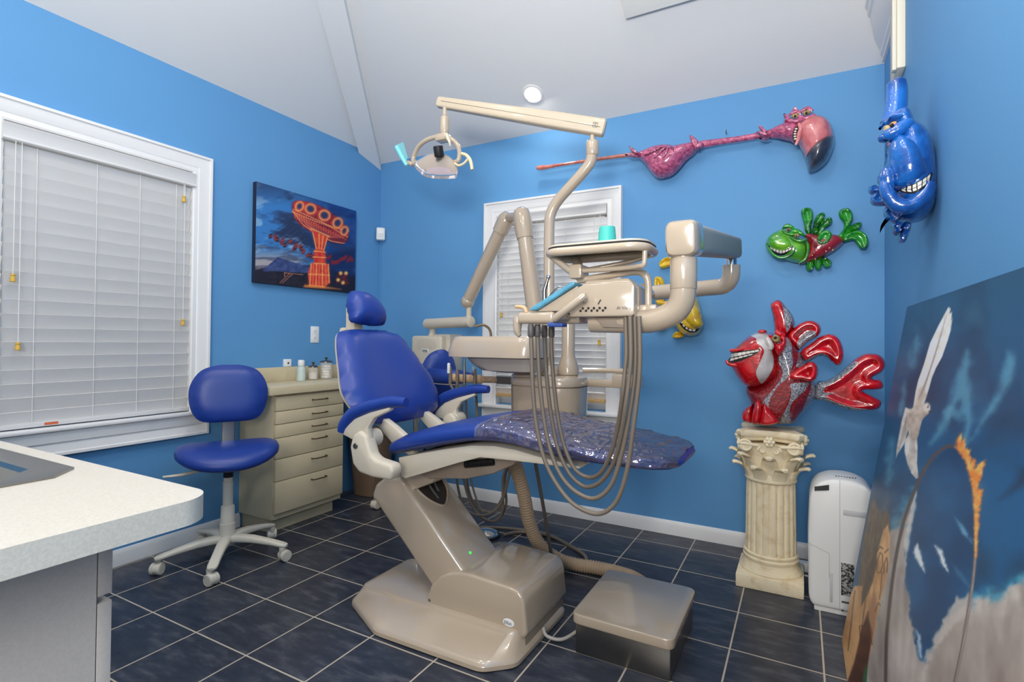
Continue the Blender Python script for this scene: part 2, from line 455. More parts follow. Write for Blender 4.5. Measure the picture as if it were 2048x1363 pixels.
# crown moulding of the right wall, cut by the sloping ceiling
cp = [(0,0),(.012,0),(.014,.014),(.024,.02),(.026,.034),(.05,.055),(.075,.1),(.085,.12),(.095,.125),(.1,.14),(.11,.145),(.11,.16),(0,.16)]
ya = -.015
structure('trim_2', prism([V(XR-p, -.02-h/SB*.98, ZB+.0+h) for p, h in cp], (0, -3.6, 0)), M_trim)
# flat cream cover strip climbing the right wall
q = MB(); q.add(box(XR-.03, XR, -.62, -.44, 2.27, 3.2, .004)); q.add(box(XR-.045, XR-.03, -.62, -.585, 2.265, 3.2, .003))
structure('trim_3', q, mat('cream painted strip', (224, 218, 200), .5))
# white soffit panel on the slope of the ceiling
def slope(x, y, d=0): n = V(0, -SB, -1).normalized(); return V(x, y, ZB-SB*y)+n*d
structure('trim_4', prism([slope(2.2,-.56), slope(3.0,-.56), slope(3.0,-1.25), slope(2.2,-1.25)], V(0,-SB,-1).normalized()*.035, .004), mat('white soffit panel', (246, 244, 236), .5))
bb = thing('ceiling_light', slope(1.51, -.27), 'round recessed ceiling light, lit, above the back window', 'ceiling light')
nrm = V(0, -SB, -1).normalized()
obj('trim_ring', lathe([(.05,-.0),(.05,.004),(.058,.008),(.068,.006),(.07,.001)], slope(1.51,-.27), nrm), M_trim, bb)
obj('lamp', lathe([(.001,.001),(.045,.001),(.05,.0)], slope(1.51,-.27,.002), nrm), mat('lit lamp', (255,250,235), emit=(255,240,210), estr=9), bb)

# ---------------------------------------------------------------- windows
def casing(rect, prof, f):
    """mitred moulding round the rect a0,a1,b0,b1 (inner edge); prof = (outward, height); f(a,b,h) -> point"""
    a0, a1, b0, b1 = rect; v = []; fc = []; n = len(prof)
    for ca, cb, sa, sb in ((a0,b0,-1,-1),(a0,b1,-1,1),(a1,b1,1,1),(a1,b0,1,-1)):
        for d, h in prof: v.append(f(ca+sa*d, cb+sb*d, h))
    for s in range(4):
        t = (s+1) % 4
        for i in range(n-1): fc.append((s*n+i, s*n+i+1, t*n+i+1, t*n+i))
    return v, fc
CP = [(0,-.06),(0,.012),(.008,.016),(.02,.014),(.03,.014),(.034,.018),(.06,.026),(.082,.03),(.086,.038),(.098,.038),(.1,.034),(.1,0)]
fL = lambda a, b, h: V(h, a, b)
fB = lambda a, b, h: V(a, -h, b)
# large left window
w1 = obj('window_1', casing((-2.318, -1.516, .70, 2.072), CP, fL), M_trim); w1['kind'] = 'structure'
q = MB(); q.add(box(.0, .055, -2.44, -1.43, .715, .735, .007)); q.add(box(0, .03, -2.40, -1.44, .66, .715, .004))
obj('window_sill', q, M_trim, w1)
obj('pane', box(-.09, -.084, -2.41, -1.43, .735, 2.155), M_glass, w1)
q = MB(); q.add(casing((-2.35, -1.49, .79, 2.10), [(0,0),(0,.03),(.06,.03),(.06,0)], lambda a,b,h: V(-.095+h, a, b))); q.add(box(-.095,-.065,-2.35,-1.49,1.42,1.46))
obj('window_sash', q, M_trim, w1)
# back window
w2 = obj('window_2', casing((1.108, 1.917, .60, 2.024), CP, fB), M_trim); w2['kind'] = 'structure'
q = MB(); q.add(box(.975, 2.05, -.07, 0, .675, .697, .007)); q.add(box(1.02, 2.005, -.03, 0, .595, .675, .004))
obj('window_sill', q, M_trim, w2)
obj('pane', box(1.09, 1.935, .084, .09, .70, 2.04), M_glass, w2)
q = MB(); q.add(casing((1.15, 1.875, .75, 1.98), [(0,0),(0,.03),(.06,.03),(.06,0)], lambda a,b,h: V(a, .095-h, b))); q.add(box(1.15,1.875,.065,.095,1.34,1.38))
obj('window_sash', q, M_trim, w2)

def blind(name, label, f, a0, a1, ztop, zbot, pitch, width, tilt, off, val, cords, tassels, railmat, slatmat=None):
    """f(a, out, z) -> point; a along the wall"""
    mid = f((a0+a1)/2, 0, zbot); t = thing(name, mid, label, 'window blind')
    def bx(b0, b1, o0, o1, z0, z1, bev=0):
        v, fc = box(b0, b1, o0, o1, z0, z1, bev); return [f(p.x, p.y, p.z) for p in v], fc
    v0, v1, h = val
    pr = [(.0,0),(.052,0),(.058,.006),(.055,.012),(.05,.018),(.05,h-.018),(.056,h-.008),(.058,h),(.0,h)]
    q = MB(); q.add(prism([f(v0, off-.02+p, ztop+z) for p, z in pr], f(v1, 0, 0)-f(v0, 0, 0)))
    obj('valance', q, M_slat, t)
    q = MB(); n = int((ztop-zbot-.03)/pitch)+1
    for i in range(n):
        z = zbot+.03+i*pitch; c, s = math.cos(tilt)*width/2, math.sin(tilt)*width/2
        nx_, nz_ = -s/(width/2), c/(width/2); k_ = .0022; pts = [(-c+nx_*k_, -s+nz_*k_), (nx_*(k_+.002), nz_*(k_+.002)), (c+nx_*k_, s+nz_*k_), (c-nx_*k_, s-nz_*k_), (nx_*(.002-k_), nz_*(.002-k_)), (-c-nx_*k_, -s-nz_*k_)]
        q.add(prism([f(a0, off+y, z+dz) for y, dz in pts], f(a1,0,0)-f(a0,0,0)))
    obj('slats', q, slatmat or M_slat, t)
    obj('bottom_rail', bx(a0, a1, off-.024, off+.024, zbot-.012, zbot+.008, .003), railmat, t)
    q = MB()
    for a in cords:
        q.add(tube([f(a, off+width*.5*math.cos(tilt)+.002, zbot), f(a, off+width*.5*math.cos(tilt)+.002, ztop)], .0013, 6))
        q.add(tube([f(a, off-width*.5*math.cos(tilt)-.002, zbot), f(a, off-width*.5*math.cos(tilt)-.002, ztop)], .0013, 6))
    obj('ladder_cords', q, M_cord, t)
    for a, z in tassels:
        c = obj('pull_cord', tube([f(a, off+.034, z+.03), f(a, off+.034, ztop)], .0013, 6), M_cord, t)
        obj('tassel', lathe([(.004,.035),(.008,.033),(.009,.028),(.007,.024),(.010,.01),(.011,.002),(.009,0),(.001,0)], f(a, off+.034, z)), M_brass, c)
    return t
ta = []
for (px, py) in ((26, 563), (36, 700), (366, 650), (368, 404)): p = at(px, py, X=.03); ta.append((p.y, p.z))
b1 = blind('window_blind', 'wide white slatted blind closed over the large left window', lambda a, o, z: V(o, a, z), -2.31, -1.521, 1.985, .752, .0615, .064, math.radians(72), -.006, (-2.325, -1.508, .075), (-2.2, -1.97, -1.78, -1.6), ta, M_slat)
obj('warning_sticker', box(.019, .0205, -2.16, -2.11, .746, .757), mat('orange sticker', (214, 106, 60), .5), b1)
tb = []
for (px, py) in ((1198, 690), (1002, 634)): p = at(px, py, Y=-.03); tb.append((p.x, p.z))
blind('window_blind', 'narrow white slatted blind in the back window behind the equipment', lambda a, o, z: V(a, -o, z), 1.112, 1.913, 1.955, .765, .045, .05, math.radians(54), -.006, (1.11, 1.915, .066), (1.2, 1.42, 1.63, 1.83), tb, mat('tan bottom rail', (206, 168, 112), .5), mat('daylight white slat', (250, 250, 250), .4))  # slats made whiter, with daylight from the window put into their colour
# ================================================================== patient chair
YC = -1.37
ch = thing('dental_chair', (1.75, YC, 0), 'large royal blue reclining dental chair on a taupe floor base', 'dental chair')
def plate_ring(ins, z): return [V(x, y, z) for x, y in ((1.30+ins*.9,-1.56+ins*.3),(1.56+ins*.3,-1.69+ins),(2.04-ins*.3,-1.685+ins),(2.135-ins,-1.60+ins*.4),(2.14-ins,-1.17-ins*.4),(2.04-ins*.3,-1.07-ins),(1.52+ins*.3,-1.07-ins),(1.30+ins*.9,-1.22-ins*.3))]
def stack(rings):
    v = []; f = []; n = len(rings[0])
    for r in rings: v += r
    for i in range(len(rings)-1):
        for k in range(n): f.append((i*n+k, i*n+(k+1) % n, (i+1)*n+(k+1) % n, (i+1)*n+k))
    f.append(tuple(range(n-1,-1,-1))); f.append(tuple((len(rings)-1)*n+k for k in range(n))); return v, f
def rr(ring, r=.03):           # round the corners of a ring
    n = len(ring); out = []
    for i in range(n):
        p, a, b = ring[i], ring[i-1], ring[(i+1) % n]
        d1 = (a-p).normalized()*min(r, (a-p).length*.4); d2 = (b-p).normalized()*min(r, (b-p).length*.4)
        for k in range(5):
            t = k/4; out.append((p+d1)*(1-t)**2+p*(2*t*(1-t))+(p+d2)*t*t)
    return out
def top_ring(z, i=0): return [V(x, y, z) for x, y in ((1.335+i,-1.535+i*.3),(1.52+i*.3,-1.545+i),(2.03,-1.55+i),(2.105-i,-1.54+i),(2.108-i,-1.18-i),(2.03,-1.165-i),(1.52+i*.3,-1.165-i),(1.335+i,-1.21-i*.3))]
obj('base_plate', stack([rr(plate_ring(.01, .0)), rr(plate_ring(.0, .006)), rr(plate_ring(.0, .020)), rr(plate_ring(.006, .030)), rr(plate_ring(.014, .036)), rr(top_ring(.076)), rr(top_ring(.086, .006)), rr(top_ring(.089, .016))]), M_beige, ch, 28)
# pump housing
pr = [(1.675,.07),(1.678,.11),(1.70,.165),(1.735,.2),(1.78,.226),(1.83,.24),(1.88,.245),(2.06,.235),(2.095,.228),(2.115,.21),(2.122,.185),(2.135,.08),(2.12,.06)]
obj('pump_housing', prism([V(x, -1.52, z) for x, z in pr], (0,.375,0), .014, 3), M_beige, ch, 40)
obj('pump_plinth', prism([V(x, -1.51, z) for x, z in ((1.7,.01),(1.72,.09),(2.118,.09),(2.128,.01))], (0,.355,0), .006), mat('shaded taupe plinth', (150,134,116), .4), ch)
bd = obj('maker_badge', lathe([(.001,.001),(.022,.001),(.024,-.001)], V(2.058,-1.521,.105), (0,-1,0), 28), M_white, ch)
for v in bd.data.vertices: v.co.z = (v.co.z-.105)*.6+.105
text_mesh('Elbo', .018, V(2.0405,-1.5225,.099), (1,0,0), (0,0,1), M_black, 'badge_lettering', bd)
obj('screw', ball(V(1.695,-1.521,.1), .006, 10, 6, (1,.4,1)), M_steel, ch)
# sloping lift arm
far = -1.235
side = [V(1.352,-1.5,.46), V(1.375,-1.5,.515), V(1.43,-1.5,.555), V(1.505,-1.5,.565), V(1.535,-1.5,.54), V(1.86,-1.5,.225), V(1.84,-1.5,.12), V(1.70,-1.5,.13)]
obj('lift_arm', prism(side, (0,.265,0), .022, 3), M_beige, ch, 40)
# dark opening with hoses near the top of the arm
dirn = (V(1.86,0,.225)-V(1.535,0,.54)).normalized(); nr = V(-dirn.z,0,dirn.x)
if nr.z < 0: nr = -nr
def armp(s, y, h=0): p = V(1.535,0,.54)+dirn*s+nr*h; return V(p.x, y, p.z)
obj('arm_recess', inflate([armp(-.03,-1.455), armp(.04,-1.45), armp(.10,-1.43), armp(.145,-1.39), armp(.15,-1.35), armp(.10,-1.29), armp(.04,-1.27), armp(-.03,-1.265)], nr, .003, .01, R=.01, smooth=3), mat('dark recess', (58,50,44), .6), ch)
obj('recess_lip', tube([armp(-.03,-1.458,.001), armp(.04,-1.453,.002), armp(.103,-1.432,.003), armp(.15,-1.39,.003), armp(.155,-1.35,.003), armp(.102,-1.287,.003), armp(.04,-1.267,.002), armp(-.03,-1.262,.001)], .005, 8, 5), M_beige, ch)
for k in range(2): obj('arm_cable', tube([armp(.12-.03*k,-1.37+.03*k,.002), armp(.02,-1.39+.04*k,.03), armp(-.12,-1.32,.09), V(1.62+.04*k,-1.27,.60)], .005, 8, 5), M_dgrey, ch)
obj('status_light', ball(armp(.385,-1.405,.001), .006), mat('green indicator', (60,170,60), .3, emit=(60,220,80), estr=1.0), ch)
# knuckle between the arm and the seat
q = MB(); q.add(prism([V(1.42,-1.47,.52), V(1.46,-1.47,.60), V(1.60,-1.47,.63), V(1.70,-1.47,.60), V(1.66,-1.47,.55), V(1.55,-1.47,.50)], (0,.2,0), .012))
obj('tilt_knuckle', q, M_beige, ch)
# underside tray
q = MB(); q.add(prism([V(1.56,-1.5,.60), V(1.66,-1.5,.575), V(1.85,-1.5,.60), V(1.97,-1.5,.635), V(2.06,-1.5,.68), V(2.1,-1.5,.735), V(1.75,-1.5,.72), V(1.58,-1.5,.66)], (0,.28,0), .01))
obj('under_tray', q, mat('worn taupe plastic', (158,142,126), .5, var=.15, vscale=12), ch)
sp = []
for i in range(160):
    A = i/160*2*PI*20; t = i/160; p = V(1.855,-1.517,.662).lerp(V(1.985,-1.517,.688), t); sp.append(p+V(-.02,0,.1).normalized()*math.cos(A)*.012+V(0,1,0)*math.sin(A)*.012)
obj('tension_spring', tube(sp, .0028, 6), M_black, ch)
# seat frame (ivory pan) and cushion
TOP = [(1.515,.700),(1.55,.742),(1.60,.766),(1.69,.795),(1.81,.823),(1.93,.846),(2.03,.856),(2.12,.850),(2.22,.834),(2.39,.812),(2.53,.797),(2.59,.791),(2.635,.784),(2.66,.774),(2.672,.764)]
BOT = [(1.515,.684),(1.55,.672),(1.60,.686),(1.69,.708),(1.81,.738),(1.93,.764),(2.03,.772),(2.12,.767),(2.22,.751),(2.39,.736),(2.53,.733),(2.59,.732),(2.635,.735),(2.66,.742),(2.672,.752)]
HW = [.20,.235,.25,.255,.258,.258,.256,.252,.247,.242,.228,.21,.182,.148,.11]
rings = []
for (x, zt), (_, zb), hw in zip(TOP, BOT, HW): rings.append((V(x, YC, (zt+zb)/2), (0,1,0), (0,0,1), hw, (zt-zb)/2, 3.2))
obj('seat_cushion', loft(rings, 48), M_vinyl, ch, 60)
pan = [(1.585,.672),(1.69,.700),(1.81,.730),(1.93,.756),(2.03,.765),(2.12,.760),(2.22,.745),(2.36,.73),(2.36,.722),(2.25,.722),(2.1,.720),(1.97,.716),(1.87,.683),(1.72,.628),(1.62,.592),(1.60,.60)]
obj('seat_frame', prism([V(x, YC-.222, z) for x, z in pan], (0,.444,0), .008), M_ivory, ch)
# clear film over the foot end of the cushion
def seat_at(x, yy, lift):
    for i in range(len(TOP)-1):
        if TOP[i][0] <= x <= TOP[i+1][0]:
            t = (x-TOP[i][0])/(TOP[i+1][0]-TOP[i][0])
            zt = TOP[i][1]*(1-t)+TOP[i+1][1]*t; zb = BOT[i][1]*(1-t)+BOT[i+1][1]*t; hw = HW[i]*(1-t)+HW[i+1]*t
            a = abs(yy); s = math.copysign(1, yy)
            # yy in -1..1 runs round the cross section from the near lower edge to the far one
            A = PI/2*(1-yy*1.12); c, sn = math.cos(A), math.sin(A)
            e = 2/3.2
            return V(x, YC+(hw+lift)*math.copysign(abs(c)**e, c), (zt+zb)/2+((zt-zb)/2+lift)*math.copysign(abs(sn)**e, sn))
    return V(x, YC, .78)
fv = []; ff = []; NX, NY = 70, 44
rnd = random.Random(3)
for i in range(NX+1):
    for j in range(NY+1):
        x = 1.99+.672*i/NX; yy = -1+2*j/NY
        x += .02*math.sin(yy*2.2)*(1-i/NX)
        fold = .004*max(0, math.sin(x*55+9*yy+2*math.sin(yy*11)))**3+.003*max(0, math.sin(x*23-17*yy+3*math.sin(x*17)))**2+.002*math.sin(31*yy+12*x)
        fv.append(seat_at(min(x, 2.671), yy, .003+max(0, fold)))
for i in range(NX):
    for j in range(NY): ff.append((i*(NY+1)+j, i*(NY+1)+j+1, (i+1)*(NY+1)+j+1, (i+1)*(NY+1)+j))
film = bpy.data.materials.new('clear crinkled film'); film.use_nodes = True
nt = film.node_tree; nt.nodes.clear(); N_ = nt.nodes.new; o_ = N_('ShaderNodeOutputMaterial'); mx = N_('ShaderNodeMixShader'); m2 = N_('ShaderNodeMixShader'); tr = N_('ShaderNodeBsdfTransparent'); gl = N_('ShaderNodeBsdfGlossy'); df = N_('ShaderNodeBsdfDiffuse'); lw = N_('ShaderNodeLayerWeight')
gl.inputs['Roughness'].default_value = .09; gl.inputs['Color'].default_value = (.95,.92,.96,1); df.inputs['Color'].default_value = lin((196,184,204))+(1,); lw.inputs['Blend'].default_value = .52
tcn = N_('ShaderNodeTexCoord'); vo = N_('ShaderNodeTexVoronoi'); vo.inputs['Scale'].default_value = 26; vo.feature = 'DISTANCE_TO_EDGE'; mp = N_('ShaderNodeMapping'); mp.inputs['Scale'].default_value = (1.0,.45,.6); nz = N_('ShaderNodeTexNoise'); nz.inputs['Scale'].default_value = 9; nz.inputs['Detail'].default_value = 3
av = N_('ShaderNodeVectorMath'); av.operation = 'MULTIPLY_ADD'; av.inputs[1].default_value = (.12,.12,.12); bpn = N_('ShaderNodeBump'); bpn.inputs['Strength'].default_value = .85; bpn.inputs['Distance'].default_value = .012
LK = nt.links.new
LK(tcn.outputs['Object'], nz.inputs['Vector']); LK(nz.outputs['Color'], av.inputs[0]); LK(tcn.outputs['Object'], av.inputs[2]); LK(av.outputs[0], mp.inputs['Vector']); LK(mp.outputs[0], vo.inputs['Vector']); LK(vo.outputs['Distance'], bpn.inputs['Height']); LK(bpn.outputs['Normal'], gl.inputs['Normal']); LK(bpn.outputs['Normal'], lw.inputs['Normal'])
m2.inputs[0].default_value = .10; LK(tr.outputs[0], m2.inputs[1]); LK(df.outputs[0], m2.inputs[2]); LK(lw.outputs['Fresnel'], mx.inputs[0]); LK(m2.outputs[0], mx.inputs[1]); LK(gl.outputs[0], mx.inputs[2]); LK(mx.outputs[0], o_.inputs[0])
obj('plastic_cover', (fv, ff), film, ch, 80, label='clear crinkled plastic cover over the foot end')
obj('foot_bracket', box(2.50, 2.60, YC-.05, YC+.05, .715, .742, .004), M_black, ch)
# backrest
bn = V(.85,0,.53).normalized(); bp0 = V(1.196,-1.37,1.2)
bo = [(-.0,1.196),(.10,1.194),(.16,1.187),(.195,1.17),(.222,1.13),(.245,1.08),(.272,1.015),(.298,.955),(.302,.915),(.29,.872),(.262,.825),(.20,.80),(.1,.789)]
def bpt(dy, z): x = bp0.x-(z-bp0.z)*bn.z/bn.x; return V(x, YC+dy, z)
ol = [bpt(y, z) for y, z in bo]+[bpt(0,.787)]+[bpt(-y, z) for y, z in bo[:0:-1]]
obj('backrest_shell', inflate([p-bn*.022 for p in ol], bn, .004, .05, R=.05, res=.03, smooth=3), M_ivory, ch, 50)
obj('backrest', inflate([p-bn*.012 for p in ol], bn, .055, .012, R=.075, res=.022, smooth=3, shape=lambda a, b: 1-.22*math.exp(-(a/.13)**2)), M_vinyl, ch, 70)
# headrest
hn = V(.93,0,.36).normalized(); hc = V(1.178, YC+.005, 1.292)
hu = V(0,1,0); hw_ = hn.cross(hu)
if hw_.z < 0: hw_ = -hw_
ho = [hc+hu*a+hw_*b for a, b in ((-.105,-.075),(-.115,-.03),(-.105,.035),(-.07,.082),(-.0,.088),(.06,.06),(.1,.005),(.112,-.05),(.09,-.082),(0,-.088))]
obj('headrest', inflate(ho, hn, .062, .05, R=.06, res=.016, smooth=5), M_vinyl, ch, 70)
q = MB(); q.add(box(1.08,1.14,YC-.03,YC+.03,1.16,1.33,.01)); q.add(box(1.06,1.10,YC-.05,YC+.05,1.0,1.2,.01))
obj('headrest_mount', q, M_ivory, ch)
# backrest hinge bars
for s in (-1, 1):
    y0 = YC+s*.14-.02
    obj('back_bracket', prism([V(1.33,y0,.86),V(1.40,y0,.83),V(1.50,y0,.78),V(1.60,y0,.72),V(1.62,y0,.66),V(1.52,y0,.69),V(1.42,y0,.77),V(1.32,y0,.83)], (0,.04,0), .006), M_ivory, ch)
# arms: near and far
for s, dx, dz in ((-1, 0, 0), (1, -.02, .0)):
    ya = YC+s*.315
    arm = obj('armrest', tube([V(1.375+dx,ya,.77+dz), V(1.385+dx,ya,.80+dz), V(1.43+dx,ya,.845+dz), V(1.50+dx,ya,.875+dz), V(1.58+dx,ya,.897+dz), V(1.63+dx,ya,.907+dz), V(1.70+dx,ya,.909+dz)], [.022,.026,.028,.027,.024,.023,.018], 18, 5), M_vinyl, ch, 60)
    q = MB(); q.add(prism([V(1.385+dx,ya-.014,.762+dz),V(1.40+dx,ya-.014,.79+dz),V(1.45+dx,ya-.014,.83+dz),V(1.53+dx,ya-.014,.862+dz),V(1.63+dx,ya-.014,.888+dz),V(1.63+dx,ya-.014,.875+dz),V(1.55+dx,ya-.014,.84+dz),V(1.52+dx,ya-.014,.80+dz),V(1.53+dx,ya-.014,.755+dz),V(1.46+dx,ya-.014,.74+dz)], (0,.028,0), .005))
    obj('armrest_bracket', q, M_ivory, arm)
    yh = ya if s < 0 else ya-.03
    q = MB(); q.add(prism([V(1.44,yh-.03,.72),V(1.455,yh-.03,.77),V(1.49,yh-.03,.79),V(1.525,yh-.03,.77),V(1.55,yh-.03,.70),V(1.575,yh-.03,.685),V(1.655,yh-.03,.675),V(1.665,yh-.03,.65),V(1.65,yh-.03,.615),V(1.56,yh-.03,.615),V(1.49,yh-.03,.625),V(1.455,yh-.03,.655)], (0,.06,0), .014, 3))
    obj('arm_support', q, M_ivory, ch, 45)
    obj('pivot_cap', lathe([(.001,.036),(.028,.034),(.034,.028),(.034,-.036)], V(1.495, ya+(.0 if s > 0 else .03), .752), (0, -1, 0), 24), M_ivory, ch)
    if s < 0: obj('pivot_screw', lathe([(.001,.006),(.010,.005),(.012,.0)], V(1.475, yh-.03, .728), (0,-1,0), 16), M_steel, ch)
# ------------------------------------------------------------------ utility box on the floor and its hoses
jb = thing('utility_box', (2.446,-1.2,0), 'square taupe lidded utility box on the floor at the chair foot', 'utility box')
obj('box_body', box(2.275,2.62,-1.405,-1.0,0,.125,.006), M_steel, jb, label='brushed metal body')
obj('lid', prism(rr([V(2.262,-1.42,.112),V(2.632,-1.425,.112),V(2.632,-.988,.112),V(2.262,-.988,.112)], .035), (0,0,.038), .011, 3), M_beige, jb, 45)
def ribbed(pts, r, pitch, amp, n=10):
    P = smooth_path(pts, 14); L = [0]
    for a, b in zip(P, P[1:]): L.append(L[-1]+(b-a).length)
    N = int(L[-1]/pitch*4); out = []; R = []
    k = 0
    for i in range(N+1):
        s = L[-1]*i/N
        while k < len(L)-2 and L[k+1] < s: k += 1
        t = (s-L[k])/max(L[k+1]-L[k],1e-9); out.append(P[k].lerp(P[k+1], t)); R.append(r+amp*(0,1,1,0)[i % 4])
    return tube(out, R, 20)
cz = .033
h = obj('conduit_hose', ribbed([V(1.80,-1.08,.70), V(1.815,-1.05,.60), V(1.835,-.98,.42), V(1.845,-.93,.26), V(1.87,-.86,.13), V(1.93,-.79,.055), V(2.02,-.76,cz), V(2.12,-.745,cz), V(2.22,-.745,cz), V(2.31,-.765,cz), V(2.39,-.83,cz), V(2.44,-.92,cz), V(2.455,-.985,cz+.01)], .028, .0135, .005), mat('tan corrugated hose', (172,150,124), .6), None, 70, origin=(1.9,-.85,0))
tag(h, 'thick tan corrugated hose from under the seat to the utility box', 'hose')
obj('power_cord', tube([V(2.144,-1.40,.055),V(2.16,-1.405,.03),V(2.21,-1.385,.02),V(2.245,-1.33,.03),V(2.272,-1.29,.055)], .0065, 10, 6), mat('light grey cord', (176,170,162), .5), jb, 70)
h = obj('drain_hose', tube([V(1.93,-1.08,.69),V(1.93,-1.05,.6),V(1.935,-.98,.4),V(1.94,-.92,.22),V(1.945,-.88,.08),V(1.95,-.86,.03)], .0085, 10, 6), mat('dark grey hose', (88,82,76), .5), None, 70, origin=(1.93,-.9,0))
tag(h, 'thin dark hose hanging beside the tan corrugated hose', 'hose')
# ================================================================== spittoon unit behind the chair
cu = thing('spittoon_unit', (1.86,-.75,.66), 'taupe spittoon unit behind the chair, in front of the back window', 'spittoon')
def dring(r1, z, sq=3.0): return (V(1.862,-.75,z), (1,0,0), (0,1,0), r1, r1*.8, sq)
obj('body', loft([dring(.14,.70), dring(.165,.72), dring(.185,.765), dring(.188,.80), dring(.19,.915), dring(.183,.918), dring(.193,.922), dring(.195,.945), dring(.186,.962), dring(.15,.97)], 40), M_beige, cu, 40)
obj('service_arm', tube([V(2.0,-.75,.74),V(2.01,-.78,.66),V(2.015,-.95,.655),V(2.02,-1.215,.655)], .028, 14, 4), M_beige, cu)
q = MB(); q.add(lathe([(.07,.965),(.068,.975),(.055,.985),(.052,1.0),(.04,1.02)], V(1.775,-.855,0)))
obj('bowl_neck', q, M_beige, cu)
def bring(z, x0, x1, y0, y1, e=5): return (V((x0+x1)/2,(y0+y1)/2,z), (1,0,0), (0,1,0), (x1-x0)/2, (y1-y0)/2, e)
BX, BY0 = .052, -.105
def bg2(z, x0, x1, y0, y1, e=5): return bring(z, x0+BX+(1.87-x0)*.03, x1+BX, y0+BY0, y1+BY0, e)
obj('bowl', loft([bg2(1.062,1.40,1.86,-.985,-.74), bg2(1.064,1.375,1.872,-1.0,-.73), bg2(1.09,1.372,1.875,-1.0,-.73), bg2(1.14,1.385,1.875,-.99,-.735), bg2(1.16,1.395,1.875,-.98,-.74), bg2(1.165,1.41,1.87,-.97,-.75), bg2(1.14,1.44,1.85,-.94,-.78)], 48), M_beige, cu, 40)
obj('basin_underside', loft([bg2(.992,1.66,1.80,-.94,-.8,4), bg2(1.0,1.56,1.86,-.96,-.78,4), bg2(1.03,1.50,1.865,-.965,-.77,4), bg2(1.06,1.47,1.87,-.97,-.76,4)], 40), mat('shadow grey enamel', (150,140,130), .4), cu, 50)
obj('rinse_spout', tube([V(1.60,-.90,1.14),V(1.59,-.90,1.2),V(1.56,-.92,1.225),V(1.525,-.94,1.215)], .0065, 10, 5), M_bronze, cu)
obj('tap', lathe([(.012,0),(.012,.02),(.016,.025),(.016,.04),(.001,.042)], V(1.89,-.95,1.165)), M_chrome, cu)
# grey splash shield and side arm
obj('rear_shield', box(1.60,1.64,-.66,-.60,.77,1.03,.006), M_dgrey, cu)
q = MB(); q.add(box(2.03,2.30,-.70,-.62,.915,.955,.01)); q.add(box(2.18,2.315,-.71,-.60,.915,.985,.012)); q.add(tube([V(2.02,-.68,.997),V(2.27,-.66,1.0)], .013, 10))
obj('side_arm', q, M_beige, cu)
# assistant holder: dark arm, bar, four hanging instruments with hoses
obj('holder_arm', box(1.575,1.71,-.815,-.775,.915,.955,.008), M_dgrey, cu)
hb = obj('holder_bar', tube([V(1.585,-.80,.935),V(1.47,-.81,.935),V(1.40,-.82,.933)], .018, 14), mat('stained holder bar', (196,166,134), .45, rgb2=(150,130,110), vscale=40), cu)
for k, px in enumerate((908, 922, 936, 957)):
    p = at(px, 760, Y=-.82)
    obj('holder_clip', lathe([(.016,-.024),(.023,-.02),(.023,.02),(.016,.024)], V(p.x,-.82,.935), (1,0,0), 16), mat('stained holder clip', (205,172,138), .4), hb)
def floorhose(pts, r=.006): return tube(pts, r, 10, 7)
spec = [(908,'suction wand with a white valve lever','suction_wand',[(912,800),(914,880),(914,960),(930,1015),(965,1030),(1000,1010),(1018,950),(1022,930)]),
        (922,'narrow saliva ejector tube','saliva_ejector',[(922,800),(924,870),(928,960),(950,1020),(985,1042),(1005,1020),(1010,940)]),
        (936,'three-way syringe with a bent tip','air_water_syringe',[(932,800),(934,870),(940,950),(960,1015),(975,1022),(985,1025),(1008,985),(1016,930)]),
        (957,'short suction wand with a chrome lever','suction_wand',[(953,800),(953,880),(934,960),(960,1030),(990,1040),(1012,1010),(1016,935)])]
for k, (px, d, nm, path) in enumerate(spec):
    p = at(px, 760, Y=-.82)
    it = thing(nm, V(p.x,-.82,.935), d+', hanging from the tan holder bar behind the chair', 'dental instrument', 'instruments on the assistant holder bar')
    top = {0:1.0,1:.985,2:1.05,3:.99}[k]
    q = MB(); q.add(tube([V(p.x,-.856,.90),V(p.x,-.856,.96),V(p.x,-.856,top)], [.009,.01,.007] if k != 2 else [.008,.008,.005], 12))
    obj('handle', q, M_steel if k in (2,) else M_hose, it)
    if k in (0, 3): obj('valve_lever', box(p.x-.007,p.x+.007,-.878,-.864,.962,1.02 if k == 0 else 1.005,.004), M_white if k == 0 else M_chrome, it)
    if k == 2:
        obj('tip', tube([V(p.x,-.856,1.05),V(p.x+.005,-.856,1.065),V(p.x+.03,-.856,1.085),V(p.x+.05,-.856,1.09)], .003, 8, 4), M_chrome, it)
    yy = -.86+.03*k
    pts = [V(p.x,-.856,.905)]+[at(a, b, Y=yy) for a, b in path]
    pts += [V(1.76+.035*k, -.83+.03*k, .64), V(1.76+.035*k, -.83+.03*k, .694)]
    obj('hose', floorhose(pts, .0068 if k != 2 else .0055), M_hose, it)

# ================================================================== delivery system: post, arms, head, tray
ds = thing('delivery_unit', (1.95,-.70,.97), 'taupe instrument delivery head on a jointed arm above the chair foot', 'dental delivery unit')
q = MB(); q.add(lathe([(.052,.9705),(.056,.975),(.056,1.005),(.052,1.02),(.042,1.05),(.034,1.075),(.034,1.36)], V(1.945,-.70,0), seg=28))
obj('post', q, M_beige, ds)
obj('support_arm', tube([V(1.945,-.70,1.33),V(2.0,-.705,1.355),V(2.2,-.74,1.36),V(2.45,-.82,1.372),V(2.66,-.90,1.375),V(2.725,-.925,1.38),V(2.752,-.94,1.41),V(2.755,-.945,1.46)], .034, 20, 6), M_beige, ds, 60)
obj('swivel_pin', lathe([(.02,1.455),(.02,1.5)], V(2.755,-.945,0)), M_chrome, ds)
